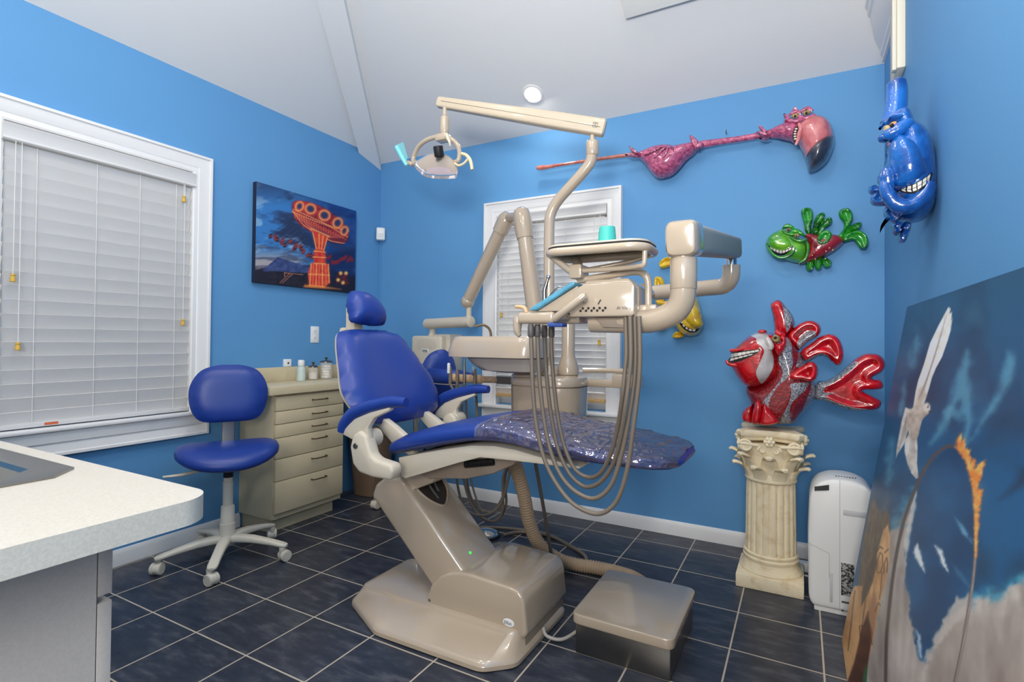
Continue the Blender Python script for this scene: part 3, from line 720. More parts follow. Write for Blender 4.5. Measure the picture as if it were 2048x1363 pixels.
# pantograph beam running towards the viewer
A0, A1 = V(2.755,-.90,1.535), V(2.722,-1.81,1.42)
ax = (A1-A0).normalized(); sd = ax.cross(V(0,0,1)).normalized(); upv = sd.cross(ax).normalized()
def bring2(t, a, b, e=5): return (A0.lerp(A1, t), sd, upv, a, b, e)
obj('pantograph_arm', loft([bring2(0,.03,.036), bring2(.01,.036,.042), bring2(.9,.037,.043)], 32), mat('taupe enamel satin', (184,172,158), .5), ds, 40)
obj('arm_end_cap', loft([bring2(.89,.037,.043), bring2(.9,.042,.048), bring2(.985,.042,.048), bring2(.998,.036,.042), bring2(1.002,.025,.03)], 32), M_beige, ds, 40)
obj('swivel_pin', lathe([(.02,1.32),(.02,1.41)], V(2.722,-1.76,0)), M_chrome, ds)
elbow = [V(2.722,-1.76,1.375), V(2.722,-1.76,1.30), V(2.715,-1.755,1.255), V(2.69,-1.75,1.225), V(2.64,-1.745,1.207), V(2.58,-1.74,1.203), V(2.45,-1.735,1.203)]
obj('elbow_pipe', tube(elbow, [.034,.034,.034,.034,.034,.033,.03], 22, 6), M_beige, ds, 60)
obj('elbow_collar', lathe([(.0345,1.29),(.0355,1.292),(.0355,1.37),(.033,1.376),(.02,1.376)], V(2.722,-1.76,0), seg=28), M_beige, ds)
# head body
YA, YB_ = -1.80, -1.56
hp = [V(2.405,YA,1.222),V(2.42,YA,1.296),V(2.45,YA,1.312),V(2.59,YA,1.312),V(2.598,YA,1.30),V(2.598,YA,1.224),V(2.592,YA,1.217),V(2.41,YA,1.217)]
hd_ = obj('delivery_head', prism(hp, (0,YB_-YA,0), .007, 2), M_beige, ds, 40)
obj('head_lid', prism([V(2.44,YA+.012,1.308),V(2.45,YA+.02,1.325),V(2.575,YA+.02,1.326),V(2.592,YA+.012,1.308)], (0,YB_-YA-.024,0), .005), M_beige, hd_, 40)
for k in range(5):
    for r in range(2):
        obj('control_port', lathe([(.001,.001),(.0035,.0012),(.004,0)], V(2.44+.017*k+.007*r, YA-.0002, 1.234+.007*r), (0,-1,0), 10), M_black, hd_)
text_mesh('Al Vibro', .0125, V(2.548,YA-.0002,1.236), (1,0,0), (0,0,1), M_black, 'head_lettering', hd_)
obj('maker_mark', prism([V(2.492,YA,1.252),V(2.50,YA,1.266),V(2.503,YA,1.264),V(2.495,YA,1.251)], (0,-.0008,0)), M_black, hd_)
# tilted touch pad panel left of the head
obj('control_panel', prism([V(2.290,YA+.01,1.2355),V(2.297,YA+.01,1.2365),V(2.425,YA+.01,1.308),V(2.432,YA+.01,1.288),V(2.41,YA+.01,1.236),V(2.36,YA+.01,1.236),V(2.33,YA+.01,1.236)], (0,.095,0), .004), M_beige, ds, 40)
obj('panel_mount', prism([V(2.47,YA+.03,1.2165),V(2.497,YA+.03,1.186),V(2.57,YA+.03,1.184),V(2.57,YA+.03,1.2165)], (0,.12,0), .004), mat('worn taupe plastic', (158,142,126)), ds)
obj('grab_handle', tube([V(2.368,YA-.03,1.208),V(2.372,YA-.03,1.211),V(2.462,YA-.03,1.274),V(2.468,YA-.03,1.276)], [.008,.0115,.0115,.008], 16), M_beige, ds, 50)
for pp_ in ([V(2.372,YA-.03,1.21),V(2.385,YA+.03,1.215)],[V(2.455,YA-.03,1.268),V(2.45,YA+.03,1.26)]): obj('handle_stem', tube(pp_, .008, 10), M_beige, ds)
# handpiece holder
q = MB(); q.add(box(2.228,2.355,-1.80,-1.745,1.198,1.235,.012,3)); q.add(box(2.28,2.42,-1.755,-1.66,1.199,1.232,.008))
obj('handpiece_holder', q, M_beige, ds, 45)
obj('holder_hook', tube([V(2.222,-1.775,1.225),V(2.220,-1.775,1.205),V(2.220,-1.775,1.175),V(2.228,-1.775,1.160)], [.013,.015,.012,.006], 14, 4), M_beige, ds)
obj('finger_lever', tube([V(2.259,-1.79,1.232),V(2.253,-1.79,1.245),V(2.238,-1.79,1.251),V(2.220,-1.79,1.252)], [.007,.007,.006,.005], 12, 4), mat('tan lever', (214,176,134), .4), ds)
obj('holder_gasket', box(2.335,2.385,-1.805,-1.765,1.188,1.2,.004), mat('blue gasket', (50,84,160), .5), ds)
# tray ring above the head
TZ = 1.408; tx0, tx1, ty0, ty1 = 2.332, 2.628, -1.82, -1.655
def rrect(x0, x1, y0, y1, r, z, n=6):
    out = []
    for cx_, cy_, a0 in ((x1-r,y1-r,0),(x0+r,y1-r,90),(x0+r,y0+r,180),(x1-r,y0+r,270)):
        for k in range(n+1): A = math.radians(a0+90*k/n); out.append(V(cx_+r*math.cos(A), cy_+r*math.sin(A), z))
    return out
obj('tray_ring', tube(rrect(tx0,tx1,ty0,ty1,.05,TZ), .0125, 14, closed=True, flat=1.0), M_beige, ds, 60)
tr_ = obj('tray', stack([rrect(tx0+.004,tx1-.004,ty0+.004,ty1-.004,.05,TZ+.011), rrect(tx0-.004,tx1+.004,ty0-.004,ty1+.004,.055,TZ+.016), rrect(tx0-.004,tx1+.004,ty0-.004,ty1+.004,.055,TZ+.021), rrect(tx0+.003,tx1-.003,ty0+.003,ty1-.003,.05,TZ+.0215), rrect(tx0+.006,tx1-.006,ty0+.006,ty1-.006,.05,TZ+.016)]), M_ivory, ds)
obj('tray_seal', tube(rrect(tx0-.003,tx1+.003,ty0-.003,ty1+.003,.055,TZ+.0135), .0035, 8, closed=True), M_black, tr_)
tcx = 2.405
q = MB()
q.add(tube([V(2.337,-1.785,TZ-.004),V(2.365,-1.765,1.378),V(tcx-.01,-1.745,1.352)], [.009,.010,.012], 12, 4))
q.add(tube([V(2.372,-1.665,TZ-.006),V(2.385,-1.68,1.385),V(tcx,-1.71,1.355)], [.016,.014,.012], 12, 4))
q.add(tube([V(tcx,-1.735,1.36),V(2.45,-1.745,1.358),V(2.55,-1.76,1.357),V(2.608,-1.785,1.357),V(2.622,-1.79,1.362),V(2.624,-1.79,TZ)], [.0075]*6, 10, 4)); q.add(tube([V(tcx,-1.70,1.365),V(2.48,-1.675,1.378),V(2.56,-1.66,1.392),V(2.6,-1.655,TZ)], .0075, 10, 4))
obj('tray_bracket', q, M_beige, ds, 60)
obj('tray_hub', box(tcx-.02,tcx+.02,-1.76,-1.69,1.335,1.378,.005), M_beige, ds)
obj('tray_arm', tube([V(2.40,-1.72,1.332),V(2.50,-1.72,1.343),V(2.572,-1.72,1.350),V(2.602,-1.72,1.343),V(2.615,-1.72,1.322),V(2.617,-1.72,1.27),V(2.617,-1.72,1.245)], .0105, 14, 5), M_beige, ds, 60)
obj('tray_mount', box(2.597,2.645,-1.745,-1.69,1.226,1.252,.004), M_beige, ds)
cp_ = obj('cup', lathe([(.0265,0),(.028,.002),(.0235,.058),(.0225,.0605),(.001,.0605)], V(2.497,-1.735,TZ+.0165), seg=36), M_teal, None, 40, origin=(2.497,-1.735,TZ+.0165))
for v in cp_.data.vertices:
    r = math.hypot(v.co.x, v.co.y)
    A = math.atan2(v.co.y, v.co.x); kk = 1+.018*math.cos(18*A)
    if .004 < v.co.z < .057 and r > .02: v.co.x *= kk; v.co.y *= kk
tag(cp_, 'small teal ribbed plastic cup upside down on the instrument tray', 'cup')
# blue barrier sleeve over the touch pad
bs = obj('barrier_sleeve', prism([V(2.272,YA-.002,1.2375),V(2.282,YA-.002,1.249),V(2.412,YA-.002,1.3205),V(2.424,YA-.002,1.317),V(2.418,YA-.002,1.3075),V(2.30,YA-.002,1.2395)], (0,.105,0), .004), mat('blue plastic sleeve', (92,168,196), .18, var=.25, vscale=30, coat=.5), None, 45, origin=(2.35,-1.7,1.25))
tag(bs, 'blue plastic barrier sleeve over the tilted control panel', 'barrier sleeve')
# four handpieces with long looping hoses
loops = [(1062,[(1063,700),(1066,780),(1073,850),(1088,915),(1112,965),(1148,1008),(1196,1027),(1232,1003),(1254,940),(1266,860),(1277,770),(1280,710)],1278),
         (1075,[(1076,700),(1080,770),(1090,850),(1104,910),(1125,955),(1155,985),(1190,996),(1222,970),(1244,905),(1257,840),(1268,765),(1271,708)],1269),
         (1089,[(1090,700),(1095,770),(1104,840),(1117,900),(1140,948),(1169,972),(1197,966),(1222,936),(1238,890),(1250,820),(1259,750),(1262,706)],1260),
         (1103,[(1103,700),(1108,770),(1117,840),(1130,895),(1150,938),(1178,954),(1202,944),(1222,905),(1236,850),(1245,790),(1250,740),(1253,704)],1251)]
names = ['handpiece whose hose hangs lowest, at the left end of the holder','handpiece second from the left end, beside the lowest hanging one','handpiece with the bent steel head standing up behind the blue sleeve','handpiece with the thin hooked tip, rightmost in the holder']
for k, (px, path, pe) in enumerate(loops):
    r = .0065; ye = (-1.799,-1.7845,-1.799,-1.7845)[k]; xe = at(pe, 652, Y=ye).x
    yy = (-1.785,-1.765,-1.682,-1.668)[k]
    top = at(px, 655, Y=yy)
    hp_ = thing('handpiece', V(top.x, yy, 1.2), names[k], 'dental handpiece', 'handpieces in the delivery holder')
    obj('hose', tube([V(top.x,yy,1.196),V(top.x,yy,1.175)]+[at(a, b, Y=yy+(ye-yy)*max(0,min(1,(i-5)/4))) for i, (a, b) in enumerate(path)]+[V(xe,ye,1.2165)], r, 12, 6), M_hose, hp_, 70)
    obj('coupling', lathe([(.008,-.02),(.0105,-.015),(.0105,.01),(.008,.02)], V(top.x, yy, 1.177), (0,0,1), 14), M_dgrey, hp_)
    if k == 2:
        a = V(top.x, yy, 1.2325); b = at(1089, 580, Y=yy); c = at(1095, 560, Y=yy); d = at(1097, 553, Y=yy)
        obj('barrel', tube([a, a.lerp(b,.5), b, c, d], [.008,.0078,.0072,.005,.0045], 14), M_steel, hp_)
        obj('head', lathe([(.001,-.004),(.006,-.004),(.0075,0),(.006,.004),(.001,.004)], d, (.3,-.3,1), 14), M_chrome, hp_)
    elif k == 3:
        a = V(top.x, yy, 1.2325); b = at(1100, 592, Y=yy)
        obj('barrel', tube([a, b], [.007,.0065], 14), mat('rose metal', (176,128,112), .3, metal=.8), hp_)
        obj('tip', tube([b, at(1107,583,Y=yy), at(1117,573,Y=yy), at(1125,575,Y=yy)], [.004,.003,.0025,.002], 8, 4), M_chrome, hp_)

# ================================================================== operating light on its own pole
def crop_(ox, oy, s): return lambda x, y: (ox+x*s, oy+y*s)
ol_ = thing('operating_light', (1.87,-.78,.965), 'dental operating light on a bent taupe pole and long boom', 'dental light')
obj('pole', tube([V(1.874,-.78,.972),V(1.87,-.78,1.4),V(1.868,-.78,1.72),V(1.878,-.78,1.80),V(1.915,-.78,1.86),V(1.99,-.78,1.93),V(2.06,-.78,1.995),V(2.09,-.78,2.035),V(2.097,-.78,2.09)], [.0275]*8+[.0275], 20, 6), M_beige, ol_, 60)
obj('pole_foot', lathe([(.044,.9712),(.046,.985),(.04,1.0),(.03,1.02)], V(1.874,-.78,0)), M_beige, ol_)
q = MB(); q.add(lathe([(.028,2.06),(.031,2.065),(.032,2.125),(.028,2.132),(.014,2.132)], V(2.098,-.78,0))); q.add(lathe([(.014,2.12),(.014,2.17)], V(2.098,-.78,0)))
obj('swivel_collar', q, M_beige, ol_)
B0, B1 = V(2.155,-.768,2.19), V(1.318,-1.005,2.398)
bx_ = (B1-B0).normalized(); bs_ = bx_.cross(V(0,0,1)).normalized(); bu = bs_.cross(bx_).normalized()
def br(t, a, b, e=4.5): return (B0.lerp(B1, t), bs_, bu, a, b, e)
bo_ = obj('boom', loft([br(-.004,.02,.035), br(.004,.027,.042), br(.25,.027,.041), br(.99,.021,.027), br(1.0,.016,.021)], 32), mat('cream enamel', (200,184,160), .35, coat=.2), ol_, 40)
s_ = B0.lerp(B1, .045)+bs_*(-.0275)
nn = -bs_ if (-bs_).y < 0 else bs_
sq = B0.lerp(B1, .05)+nn*.027
q = MB(); q.add(casing((-.010,.010,-.010,.010), [(0,0),(0,.0012),(.002,.0012),(.002,0)], lambda a, b, h_: sq+bx_*a+bu*b+nn*h_)); q.add(tube([sq+bx_*x+bu*z+nn*.001 for x, z in ((-.006,.006),(.006,.003),(-.005,-.002),(.006,-.006))], .0012, 6))
obj('boom_emblem', q, M_dgrey, bo_)
q = MB()
for d in (.007,): q.add(tube([B0.lerp(B1,.02)+nn*.0275+bu*-.006, B0.lerp(B1,.97)+nn*.0215+bu*.002], .0012, 6))
obj('boom_seam', q, M_dgrey, bo_)
hx, hy = 1.362, -1.0
q = MB(); q.add(lathe([(.012,2.31),(.012,2.39)], V(hx,hy,0))); q.add(lathe([(.001,2.215),(.016,2.218),(.024,2.232),(.025,2.245),(.024,2.31),(.014,2.322)], V(hx,hy,0), seg=20))
obj('drop_arm', q, M_beige, ol_)
HC = crop_(780, 250, .08806)
def lpx(x, y, dy=0.0): return at(*HC(x, y), Y=-1.0+dy)
obj('yoke', tube([lpx(520,830,.02),lpx(545,700,.02),lpx(640,500,.01),lpx(800,360,.0),lpx(1000,280,0),lpx(1200,265,0),lpx(1400,330,0),lpx(1530,460,.01),lpx(1580,640,.02),lpx(1550,800,.02),lpx(1480,840,.02)], .0125, 14, 5), M_beige, ol_, 60)
ym = lpx(1210, 285)
obj('yoke_joint', box(ym.x-.034,ym.x+.034,-1.03,-.97,ym.z-.022,ym.z+.016,.008), M_beige, ol_)
rn = V(.15,-.93,-.33).normalized()
ro = [on_plane(*HC(x, y), lpx(1060,900,-.02), rn) for x, y in ((545,860),(640,800),(800,700),(950,645),(1120,640),(1290,690),(1420,790),(1490,900),(1530,1030),(1520,1110),(1300,1135),(1060,1130),(860,1100),(740,1040),(640,960))]
obj('reflector_shell', inflate([p-rn*.006 for p in ro], -rn, .06, .002, R=.05, res=.016, smooth=4), M_beige, ol_, 60)
obj('reflector', inflate([p-rn*.002 for p in ro], -rn, .035, -.033, R=.05, res=.016, smooth=4), mat('silvered reflector', (228,228,236), .25, metal=.2, coat=1), ol_, 60)
lo = [on_plane(*HC(x, y), lpx(1060,900,-.045), rn) for x, y in ((540,880),(640,970),(740,1060),(860,1125),(1060,1150),(1300,1155),(1500,1130),(1525,1060),(1530,1130),(1500,1200),(1430,1215),(1200,1222),(950,1205),(800,1170),(680,1080),(590,990))]
obj('shield_rim', inflate(lo, rn, .012, .05, R=.02, res=.014, smooth=4), mat('clear rim', (222,212,212), .15, coat=.5), ol_, 60)
obj('lens_shield', inflate([p+rn*.012 for p in ro], rn, .014, 0, R=.05, res=.02, smooth=4), mat('clear shield', (235,232,240), .06, alpha=.08), ol_, 60)
obj('shadow_visor', inflate([on_plane(*HC(x, y), lpx(1060,900,-.03), rn) for x, y in ((780,1035),(880,980),(1020,955),(1160,950),(1300,985),(1440,1060),(1470,1110),(1100,1115),(860,1085))], rn, .004, .004, R=.02, res=.014), mat('mauve visor', (186,168,172), .3), ol_)
kb = lpx(1105,600,-.06)
obj('lamp_knob', lathe([(.001,.028),(.021,.028),(.025,.024),(.025,-.02),(.022,-.026),(.001,-.026)], kb, (.06,-.35,1), 24), M_black, ol_)
obj('lamp_socket', tube([kb+V(0,.008,-.02), lpx(1060,850,.0)], [.014,.008], 12), M_dgrey, ol_)
obj('pivot_block', tube([lpx(480,890,.0),lpx(590,850,.0)], [.014,.016], 12), M_beige, ol_)
lh = obj('light_handle', tube([lpx(500,900,-.01),lpx(420,850,-.02),lpx(390,850,-.03)], .011, 12, 3), M_beige, ol_)
rh = obj('light_handle', tube([lpx(1470,870,.0),lpx(1560,920,-.01),lpx(1680,870,-.01),lpx(1770,770,-.01)], .0065, 12, 4), mat('cream lever', (222,206,168), .4), ol_)
obj('handle_grip', tube([lpx(1625,645,-.01),lpx(1740,690,-.01),lpx(1830,820,-.01),lpx(1865,1010,-.01)], [.008,.009,.009,.008], 12, 4), mat('cream lever', (222,206,168)), rh)
obj('switch_lever', tube([lpx(1280,200,-.035),lpx(1310,300,-.04),lpx(1350,380,-.045),lpx(1365,480,-.045)], [.008,.009,.007,.003], 10, 4), M_ivory, ol_)
gs = thing('light_handle_sleeve', lpx(270,720,-.03), 'teal plastic sleeve on the left handle of the operating light', 'handle cover')
obj('sleeve_roll', tube([lpx(380,920,-.03),lpx(290,760,-.03),lpx(150,500,-.03)], [.009,.0125,.0135], 14, 4), mat('teal film', (124,206,214), .25), gs)
obj('sleeve_flap', prism([lpx(120,460,-.03),lpx(300,380,-.03),lpx(350,560,-.03),lpx(400,720,-.03),lpx(360,860,-.03)], (0,.0015,0)), mat('teal film thin', (124,206,214), .2, alpha=.45), gs)
# ================================================================== x-ray unit on the back wall
xr = at(925, 668, Y=-.01).x; yf = at(890, 668, X=xr).y; xl_ = at(822, 671, Y=yf).x; zt = at(860, 671, Y=yf).z
xu = thing('xray_unit', ((xl_+xr)/2, 0, .85), 'ivory x-ray unit with folded arm mounted on the back wall left of the window', 'x-ray machine')
q = MB(); q.add(box(xl_, xr-.03, yf, -.002, .80, zt, .02, 3)); q.add(box(xl_+.1, xr, yf+.06, -.002, .78, zt+.012, .012))
obj('wall_box', q, M_ivory, xu, 40)
a = at(855, 705, Y=yf)
obj('recess', inflate([at(x, y, Y=yf-.001) for x, y in ((836,680),(850,677),(866,679),(871,684),(871,697),(836,699))], (0,-1,0), .002, .0, R=.01, smooth=2), mat('ivory shade plastic', (200,190,172), .5), xu)
p = at(844, 697, Y=yf-.001); obj('label', box(p.x, p.x+.06, yf-.003, yf-.001, p.z-.028, p.z, .0), M_white, xu)
q = MB()
for r, w_ in ((.007,.045),(.018,.05)): q.add(box(p.x+.004, p.x+.004+w_, yf-.0036, yf-.003, p.z-r-.006, p.z-r, 0))
obj('label_print', q, M_black, xu)
pv = at(857, 664, Y=-.16); e0 = at(853, 647, Y=-.16); e1 = at(943, 643, Y=-.30)
obj('swing_pivot', lathe([(.035,0),(.03,.012),(.022,.03),(.02,.07)], V(pv.x+.02, -.14, zt-.004)), M_ivory, xu)
d_ = (e1-e0).normalized()
obj('swing_arm', tube([e0-d_*.0, e0+d_*.004, e1-d_*.004, e1], [.03,.036,.037,.032], 22), M_ivory, xu, 50)
k1 = at(935, 603, Y=-.30); k2 = at(1013, 436, Y=-.36); k3 = at(1044, 432, Y=-.46); k4 = at(1076, 665, Y=-.50)
obj('pivot_post', tube([e1-d_*.03, V(k1.x+.012, -.30, k1.z)], .018, 14), M_ivory, xu)
q = MB(); q.add(tube([k1, k2], [.040,.044], 20)); obj('lower_arm', q, M_beige, xu, 50)
obj('arm_joint', ball(k1, .046, 18, 10), M_beige, xu, 50)
q = MB(); q.add(tube([k2.lerp(k1,.16), k2.lerp(k1,.05), k2, k2+(k2-k1).normalized()*.035], [.05,.052,.05,.03], 20))
obj('arm_knuckle', q, M_beige, xu, 50)
obj('upper_arm', tube([k3, k4], [.043,.052], 6 and 20), M_beige, xu, 50)
q = MB(); q.add(tube([k3.lerp(k4,.2), k3.lerp(k4,.1), k3.lerp(k4,.0), k3+(k3-k4).normalized()*.035, k3+(k3-k4).normalized()*.05], [.05,.055,.055,.045,.025], 20)); 
obj('elbow_axle', tube([k2, k3], .03, 14), M_beige, xu)
obj('elbow_cover', q, M_beige, xu, 50)
obj('yoke_neck', tube([k4, k4+V(0,0,-.03)], .03, 14), M_ivory, xu)
q = MB(); q.add(loft([(k4+V(0,.0,-.03-.0), (1,0,0),(0,1,0),.05,.07,4),(k4+V(0,.0,-.10), (1,0,0),(0,1,0),.055,.08,4)], 24))
obj('tube_head', q, M_ivory, xu)

# ================================================================== stools
def wheel_set(p, ang, M1, par):
    """twin-wheel caster standing on the floor at p"""
    t = V(math.cos(ang), math.sin(ang), 0); n = V(-t.y, t.x, 0)
    c = V(p.x, p.y, .029)
    k = obj('caster', (lambda q: q)(MB().add(lathe([(.014,.045),(.016,.06),(.016,.072)], V(p.x,p.y,0)-t*.012)).add(loft([(c+n*-.009,t,(0,0,1),.026,.026,2),(c+n*.009,t,(0,0,1),.026,.026,2)], 20)).add(tube([c+V(0,0,.02), V(p.x,p.y,.05)-t*.012], .015, 10))), M1, par, 45)
    for s in (-1, 1): obj('wheel', lathe([(.001,.013),(.019,.0125),(.0215,.0105),(.023,.0125),(.027,.011),(.0285,.006),(.0285,-.002),(.02,-.004)], c+n*s*.012, n*s, 24), M1, k, 35)
    return k
def star_base(par, c, r, angs, zc, M1):
    q = MB(); 
    hub = lathe([(.03,.075),(.036,.08),(.037,.11),(.036,.19),(.034,.192),(.034,.20),(.033,.205),(.032,.27),(.031,.272),(.030,.278),(.027,.28)], c)
    obj('hub_column', hub, M1, par, 40)
    for a in angs:
        d = V(math.cos(a), math.sin(a), 0); sdv = V(-d.y, d.x, 0); rings = []
        for t, z, hw, hh in ((.02,.105,.030,.020),(.2,.112,.028,.020),(.45,.108,.025,.018),(.75,.094,.023,.014),(.93,.083,.024,.011),(1.0,.079,.021,.009),(1.03,.078,.012,.006)):
            rings.append((c+d*r*t+V(0,0,z), sdv, (0,0,1), hw, hh, 3))
        obj('leg', loft(rings, 20), M1, par, 50)
        wheel_set(c+d*r*.99, a+.9, M1, par)
M_stool = mat('ivory enamel', (222,214,197), .35)
sc_ = V(.398,-1.532,0)
st = thing('dental_stool', sc_, 'royal blue wheeled stool by the left wall, nearest the sink counter', 'stool', 'wheeled dental stools')
star_base(st, sc_, .305, [math.radians(a) for a in (-113,-45,27,99,171)], .1, M_stool)
q = MB(); q.add(lathe([(.024,.27),(.024,.40),(.021,.402),(.021,.455)], sc_)); obj('gas_column', q, M_stool, st)
obj('column_sleeve', lathe([(.0235,.425),(.0235,.475)], sc_), M_black, st)
obj('seat_mechanism', loft([(sc_+V(0,0,.462),(1,0,0),(0,1,0),.05,.05,3),(sc_+V(0,0,.485),(1,0,0),(0,1,0),.08,.07,3),(sc_+V(0,0,.512),(1,0,0),(0,1,0),.09,.08,3)], 24), M_stool, st)
fw = V(.84,-.54,0).normalized(); sd2 = V(-fw.y, fw.x, 0)      # direction the stool faces, and its side
q = MB(); q.add(tube([sc_+V(0,0,.492), sc_-sd2*.12+fw*.05+V(0,0,.484), sc_-sd2*.2+fw*.06+V(0,0,.472), sc_-sd2*.28+fw*.06+V(0,0,.47)], [.01,.011,.013,.008], 12, 4, flat=.6)); obj('height_lever', q, M_ivory, st)
def seat_ring(z, a, b, e=2.3): return (sc_+V(0,0,z), sd2, fw, a, b, e)
def saddle(vf, k=.05):
    o = []
    for p in vf[0]:
        r = p-sc_; s = r.dot(sd2); f_ = r.dot(fw); o.append(V(p.x, p.y, p.z+k*(s/.26)**2*.55-k*.5*max(0, f_/.2)**2-.012))
    return o, vf[1]
obj('seat', saddle(loft([seat_ring(.53,.18,.15), seat_ring(.525,.222,.19), seat_ring(.54,.238,.208), seat_ring(.56,.24,.21), seat_ring(.585,.228,.197), seat_ring(.598,.2,.165), seat_ring(.603,.13,.11), seat_ring(.604,.05,.04)], 48)), M_vinyl, st, 70)
obj('seat_shell', saddle(loft([seat_ring(.512,.10,.09), seat_ring(.516,.18,.15), seat_ring(.53,.222,.19), seat_ring(.536,.22,.188)], 40)), M_ivory, st, 60)
bc = sc_-fw*.17+V(0,0,.838); bz = (V(0,0,1)*math.cos(.1)-fw*math.sin(.1)).normalized(); bn2 = sd2.cross(bz)
if bn2.dot(fw) < 0: bn2 = -bn2
bo2 = [bc+sd2*a*.85+bz*b for a, b in ((-.225,-.02),(-.215,.06),(-.16,.13),(-.07,.158),(.0,.16),(.07,.158),(.16,.13),(.215,.06),(.225,-.02),(.2,-.10),(.14,-.145),(0,-.15),(-.14,-.145),(-.2,-.10))]
obj('backrest', inflate(bo2, bn2, .036, .02, R=.06, res=.02, smooth=4), M_vinyl, st, 70)
obj('backrest_shell', inflate([p-bn2*.02 for p in bo2], bn2, .0, .02, R=.05, res=.03, smooth=3), M_ivory, st, 60)
q = MB(); q.add(loft([(bc-bn2*.045-bz*.1, sd2, bn2, .032, .006, 6), (sc_-fw*.215+V(0,0,.60), sd2, fw, .032, .006, 6), (sc_-fw*.20+V(0,0,.52), sd2, (0,0,1), .032, .006, 6), (sc_-fw*.05+V(0,0,.505), sd2, (0,0,1), .032, .006, 6)], 16))
obj('back_bar', q, M_steel, st)

# assistant stool behind the chair
s2 = V(.70,-.38,0)
as_ = thing('dental_stool', s2, 'tall royal blue stool with a body rest band, in the corner behind the dental chair', 'stool', 'wheeled dental stools')
star_base(as_, s2, .27, [math.radians(a) for a in (-145,-73,-1,71,143)], .1, M_stool)
obj('gas_column', lathe([(.024,.27),(.024,.5),(.02,.502),(.02,.66)], s2), M_chrome, as_)
q = MB()
q.add(tube([s2+V(.2*math.cos(2*PI*k/28), .2*math.sin(2*PI*k/28), .26) for k in range(28)], .009, 8, closed=True))
for k in range(4): q.add(tube([s2+V(0,0,.26), s2+V(.2*math.cos(k*PI/2+.4), .2*math.sin(k*PI/2+.4), .26)], .006, 8))
obj('foot_ring', q, M_chrome, as_)
def s2r(z, a): return (s2+V(.02,0,z), (1,0,0), (0,1,0), a, a, 2.2)
obj('seat', loft([s2r(.655,.14), s2r(.66,.185), s2r(.69,.2), s2r(.715,.19), s2r(.725,.14), s2r(.727,.05)], 40), M_vinyl, as_, 70)
cc = at(877, 742, Y=-.36); f2 = V(.75,-.62,0).normalized(); g2 = V(-f2.y, f2.x, 0); z2 = V(0,0,1)
bo3 = [cc+g2*a+z2*b for a, b in ((-.125,-.07),(-.115,.03),(-.07,.11),(.0,.145),(.05,.14),(.10,.09),(.125,.0),(.125,-.08),(.10,-.15),(.04,-.175),(-.04,-.175),(-.10,-.14))]
obj('backrest', inflate(bo3, f2, .035, .015, R=.05, res=.02, smooth=4), M_vinyl, as_, 70)
obj('backrest_shell', inflate([p-f2*.014 for p in bo3], f2, .0, .02, R=.05, res=.03, smooth=4), M_ivory, as_, 60)
b0 = at(858, 750, Y=-.47); b1_ = at(885, 752, Y=-.50); b2_ = at(915, 753, Y=-.48); b3_ = at(942, 754, Y=-.38)
obj('body_rest', tube([b0, b1_, b2_, b3_], [.045,.047,.046,.03], 20, 6, flat=.62, up=(0,0,1)), M_vinyl, as_, 70)
obj('body_rest_trim', tube([b0+V(0,.0,-.048), b1_+V(0,-.0,-.05), b2_+V(0,-.0,-.05)], .004, 8, 5), M_ivory, as_)
obj('backrest_post', tube([cc-f2*.03+V(0,0,-.1), s2+V(.16,.06,.72), s2+V(.14,.05,.665), s2+V(.03,0,.66)], .014, 10, 5), M_black, as_)

# ================================================================== cabinet, worktop and what stands on it
cb = thing('drawer_cabinet', (.16,-.94,0), 'almond six drawer cabinet against the left wall', 'cabinet')
q = MB(); q.add(box(.0,.305,-1.2,-.68,.085,.815)); q.add(box(.0,.255,-1.18,-.70,0,.085))
obj('carcass', q, M_lam, cb)
zs = [.805]; 
for h_ in (.087,.0765,.079,.123,.130,.19): zs.append(zs[-1]-h_)
for k in range(6):
    d = obj('drawer', box(.307,.328,-1.197,-.683,zs[k+1]+.002,zs[k]-.002,.0015), M_lam, cb)
    zc_ = zs[k]-min(.04, (zs[k]-zs[k+1])/2); yc_ = -.885
    obj('pull', tube([V(.328,yc_-.055,zc_),V(.345,yc_-.053,zc_),V(.352,yc_-.04,zc_),V(.354,yc_,zc_),V(.352,yc_+.04,zc_),V(.345,yc_+.053,zc_),V(.328,yc_+.055,zc_)], [.005,.004,.004,.004,.004,.004,.005], 10, 4), M_bronze, d)
wt = thing('worktop', (.17,-.64,.815), 'long almond laminate worktop on the drawer cabinet', 'worktop')
obj('top_slab', box(.0,.352,-1.26,-.002,.817,.865,.003), M_lam, wt)
obj('backsplash', box(.0,.02,-1.26,-.002,.865,.957,.003), M_lam, wt)
p = V(.10,-.80,.865)
bt = thing('bottle', at(602,765,X=.10), 'clear plastic bottle with a white cap on the worktop', 'bottle')
bt.location = V(.10, bt.location.y, .8655); o_ = bt.location
obj('bottle_body', lathe([(.025,0),(.028,.004),(.028,.075),(.025,.088),(.016,.098),(.016,.102)], o_), mat('cloudy plastic', (206,222,216), .3, alpha=.85), bt)
obj('cap', lathe([(.019,.10),(.021,.103),(.0215,.13),(.019,.138),(.001,.139)], o_), M_white, bt)
jar_glass = mat('jar glass', (255,250,240), .05, alpha=.22, spec=.8)
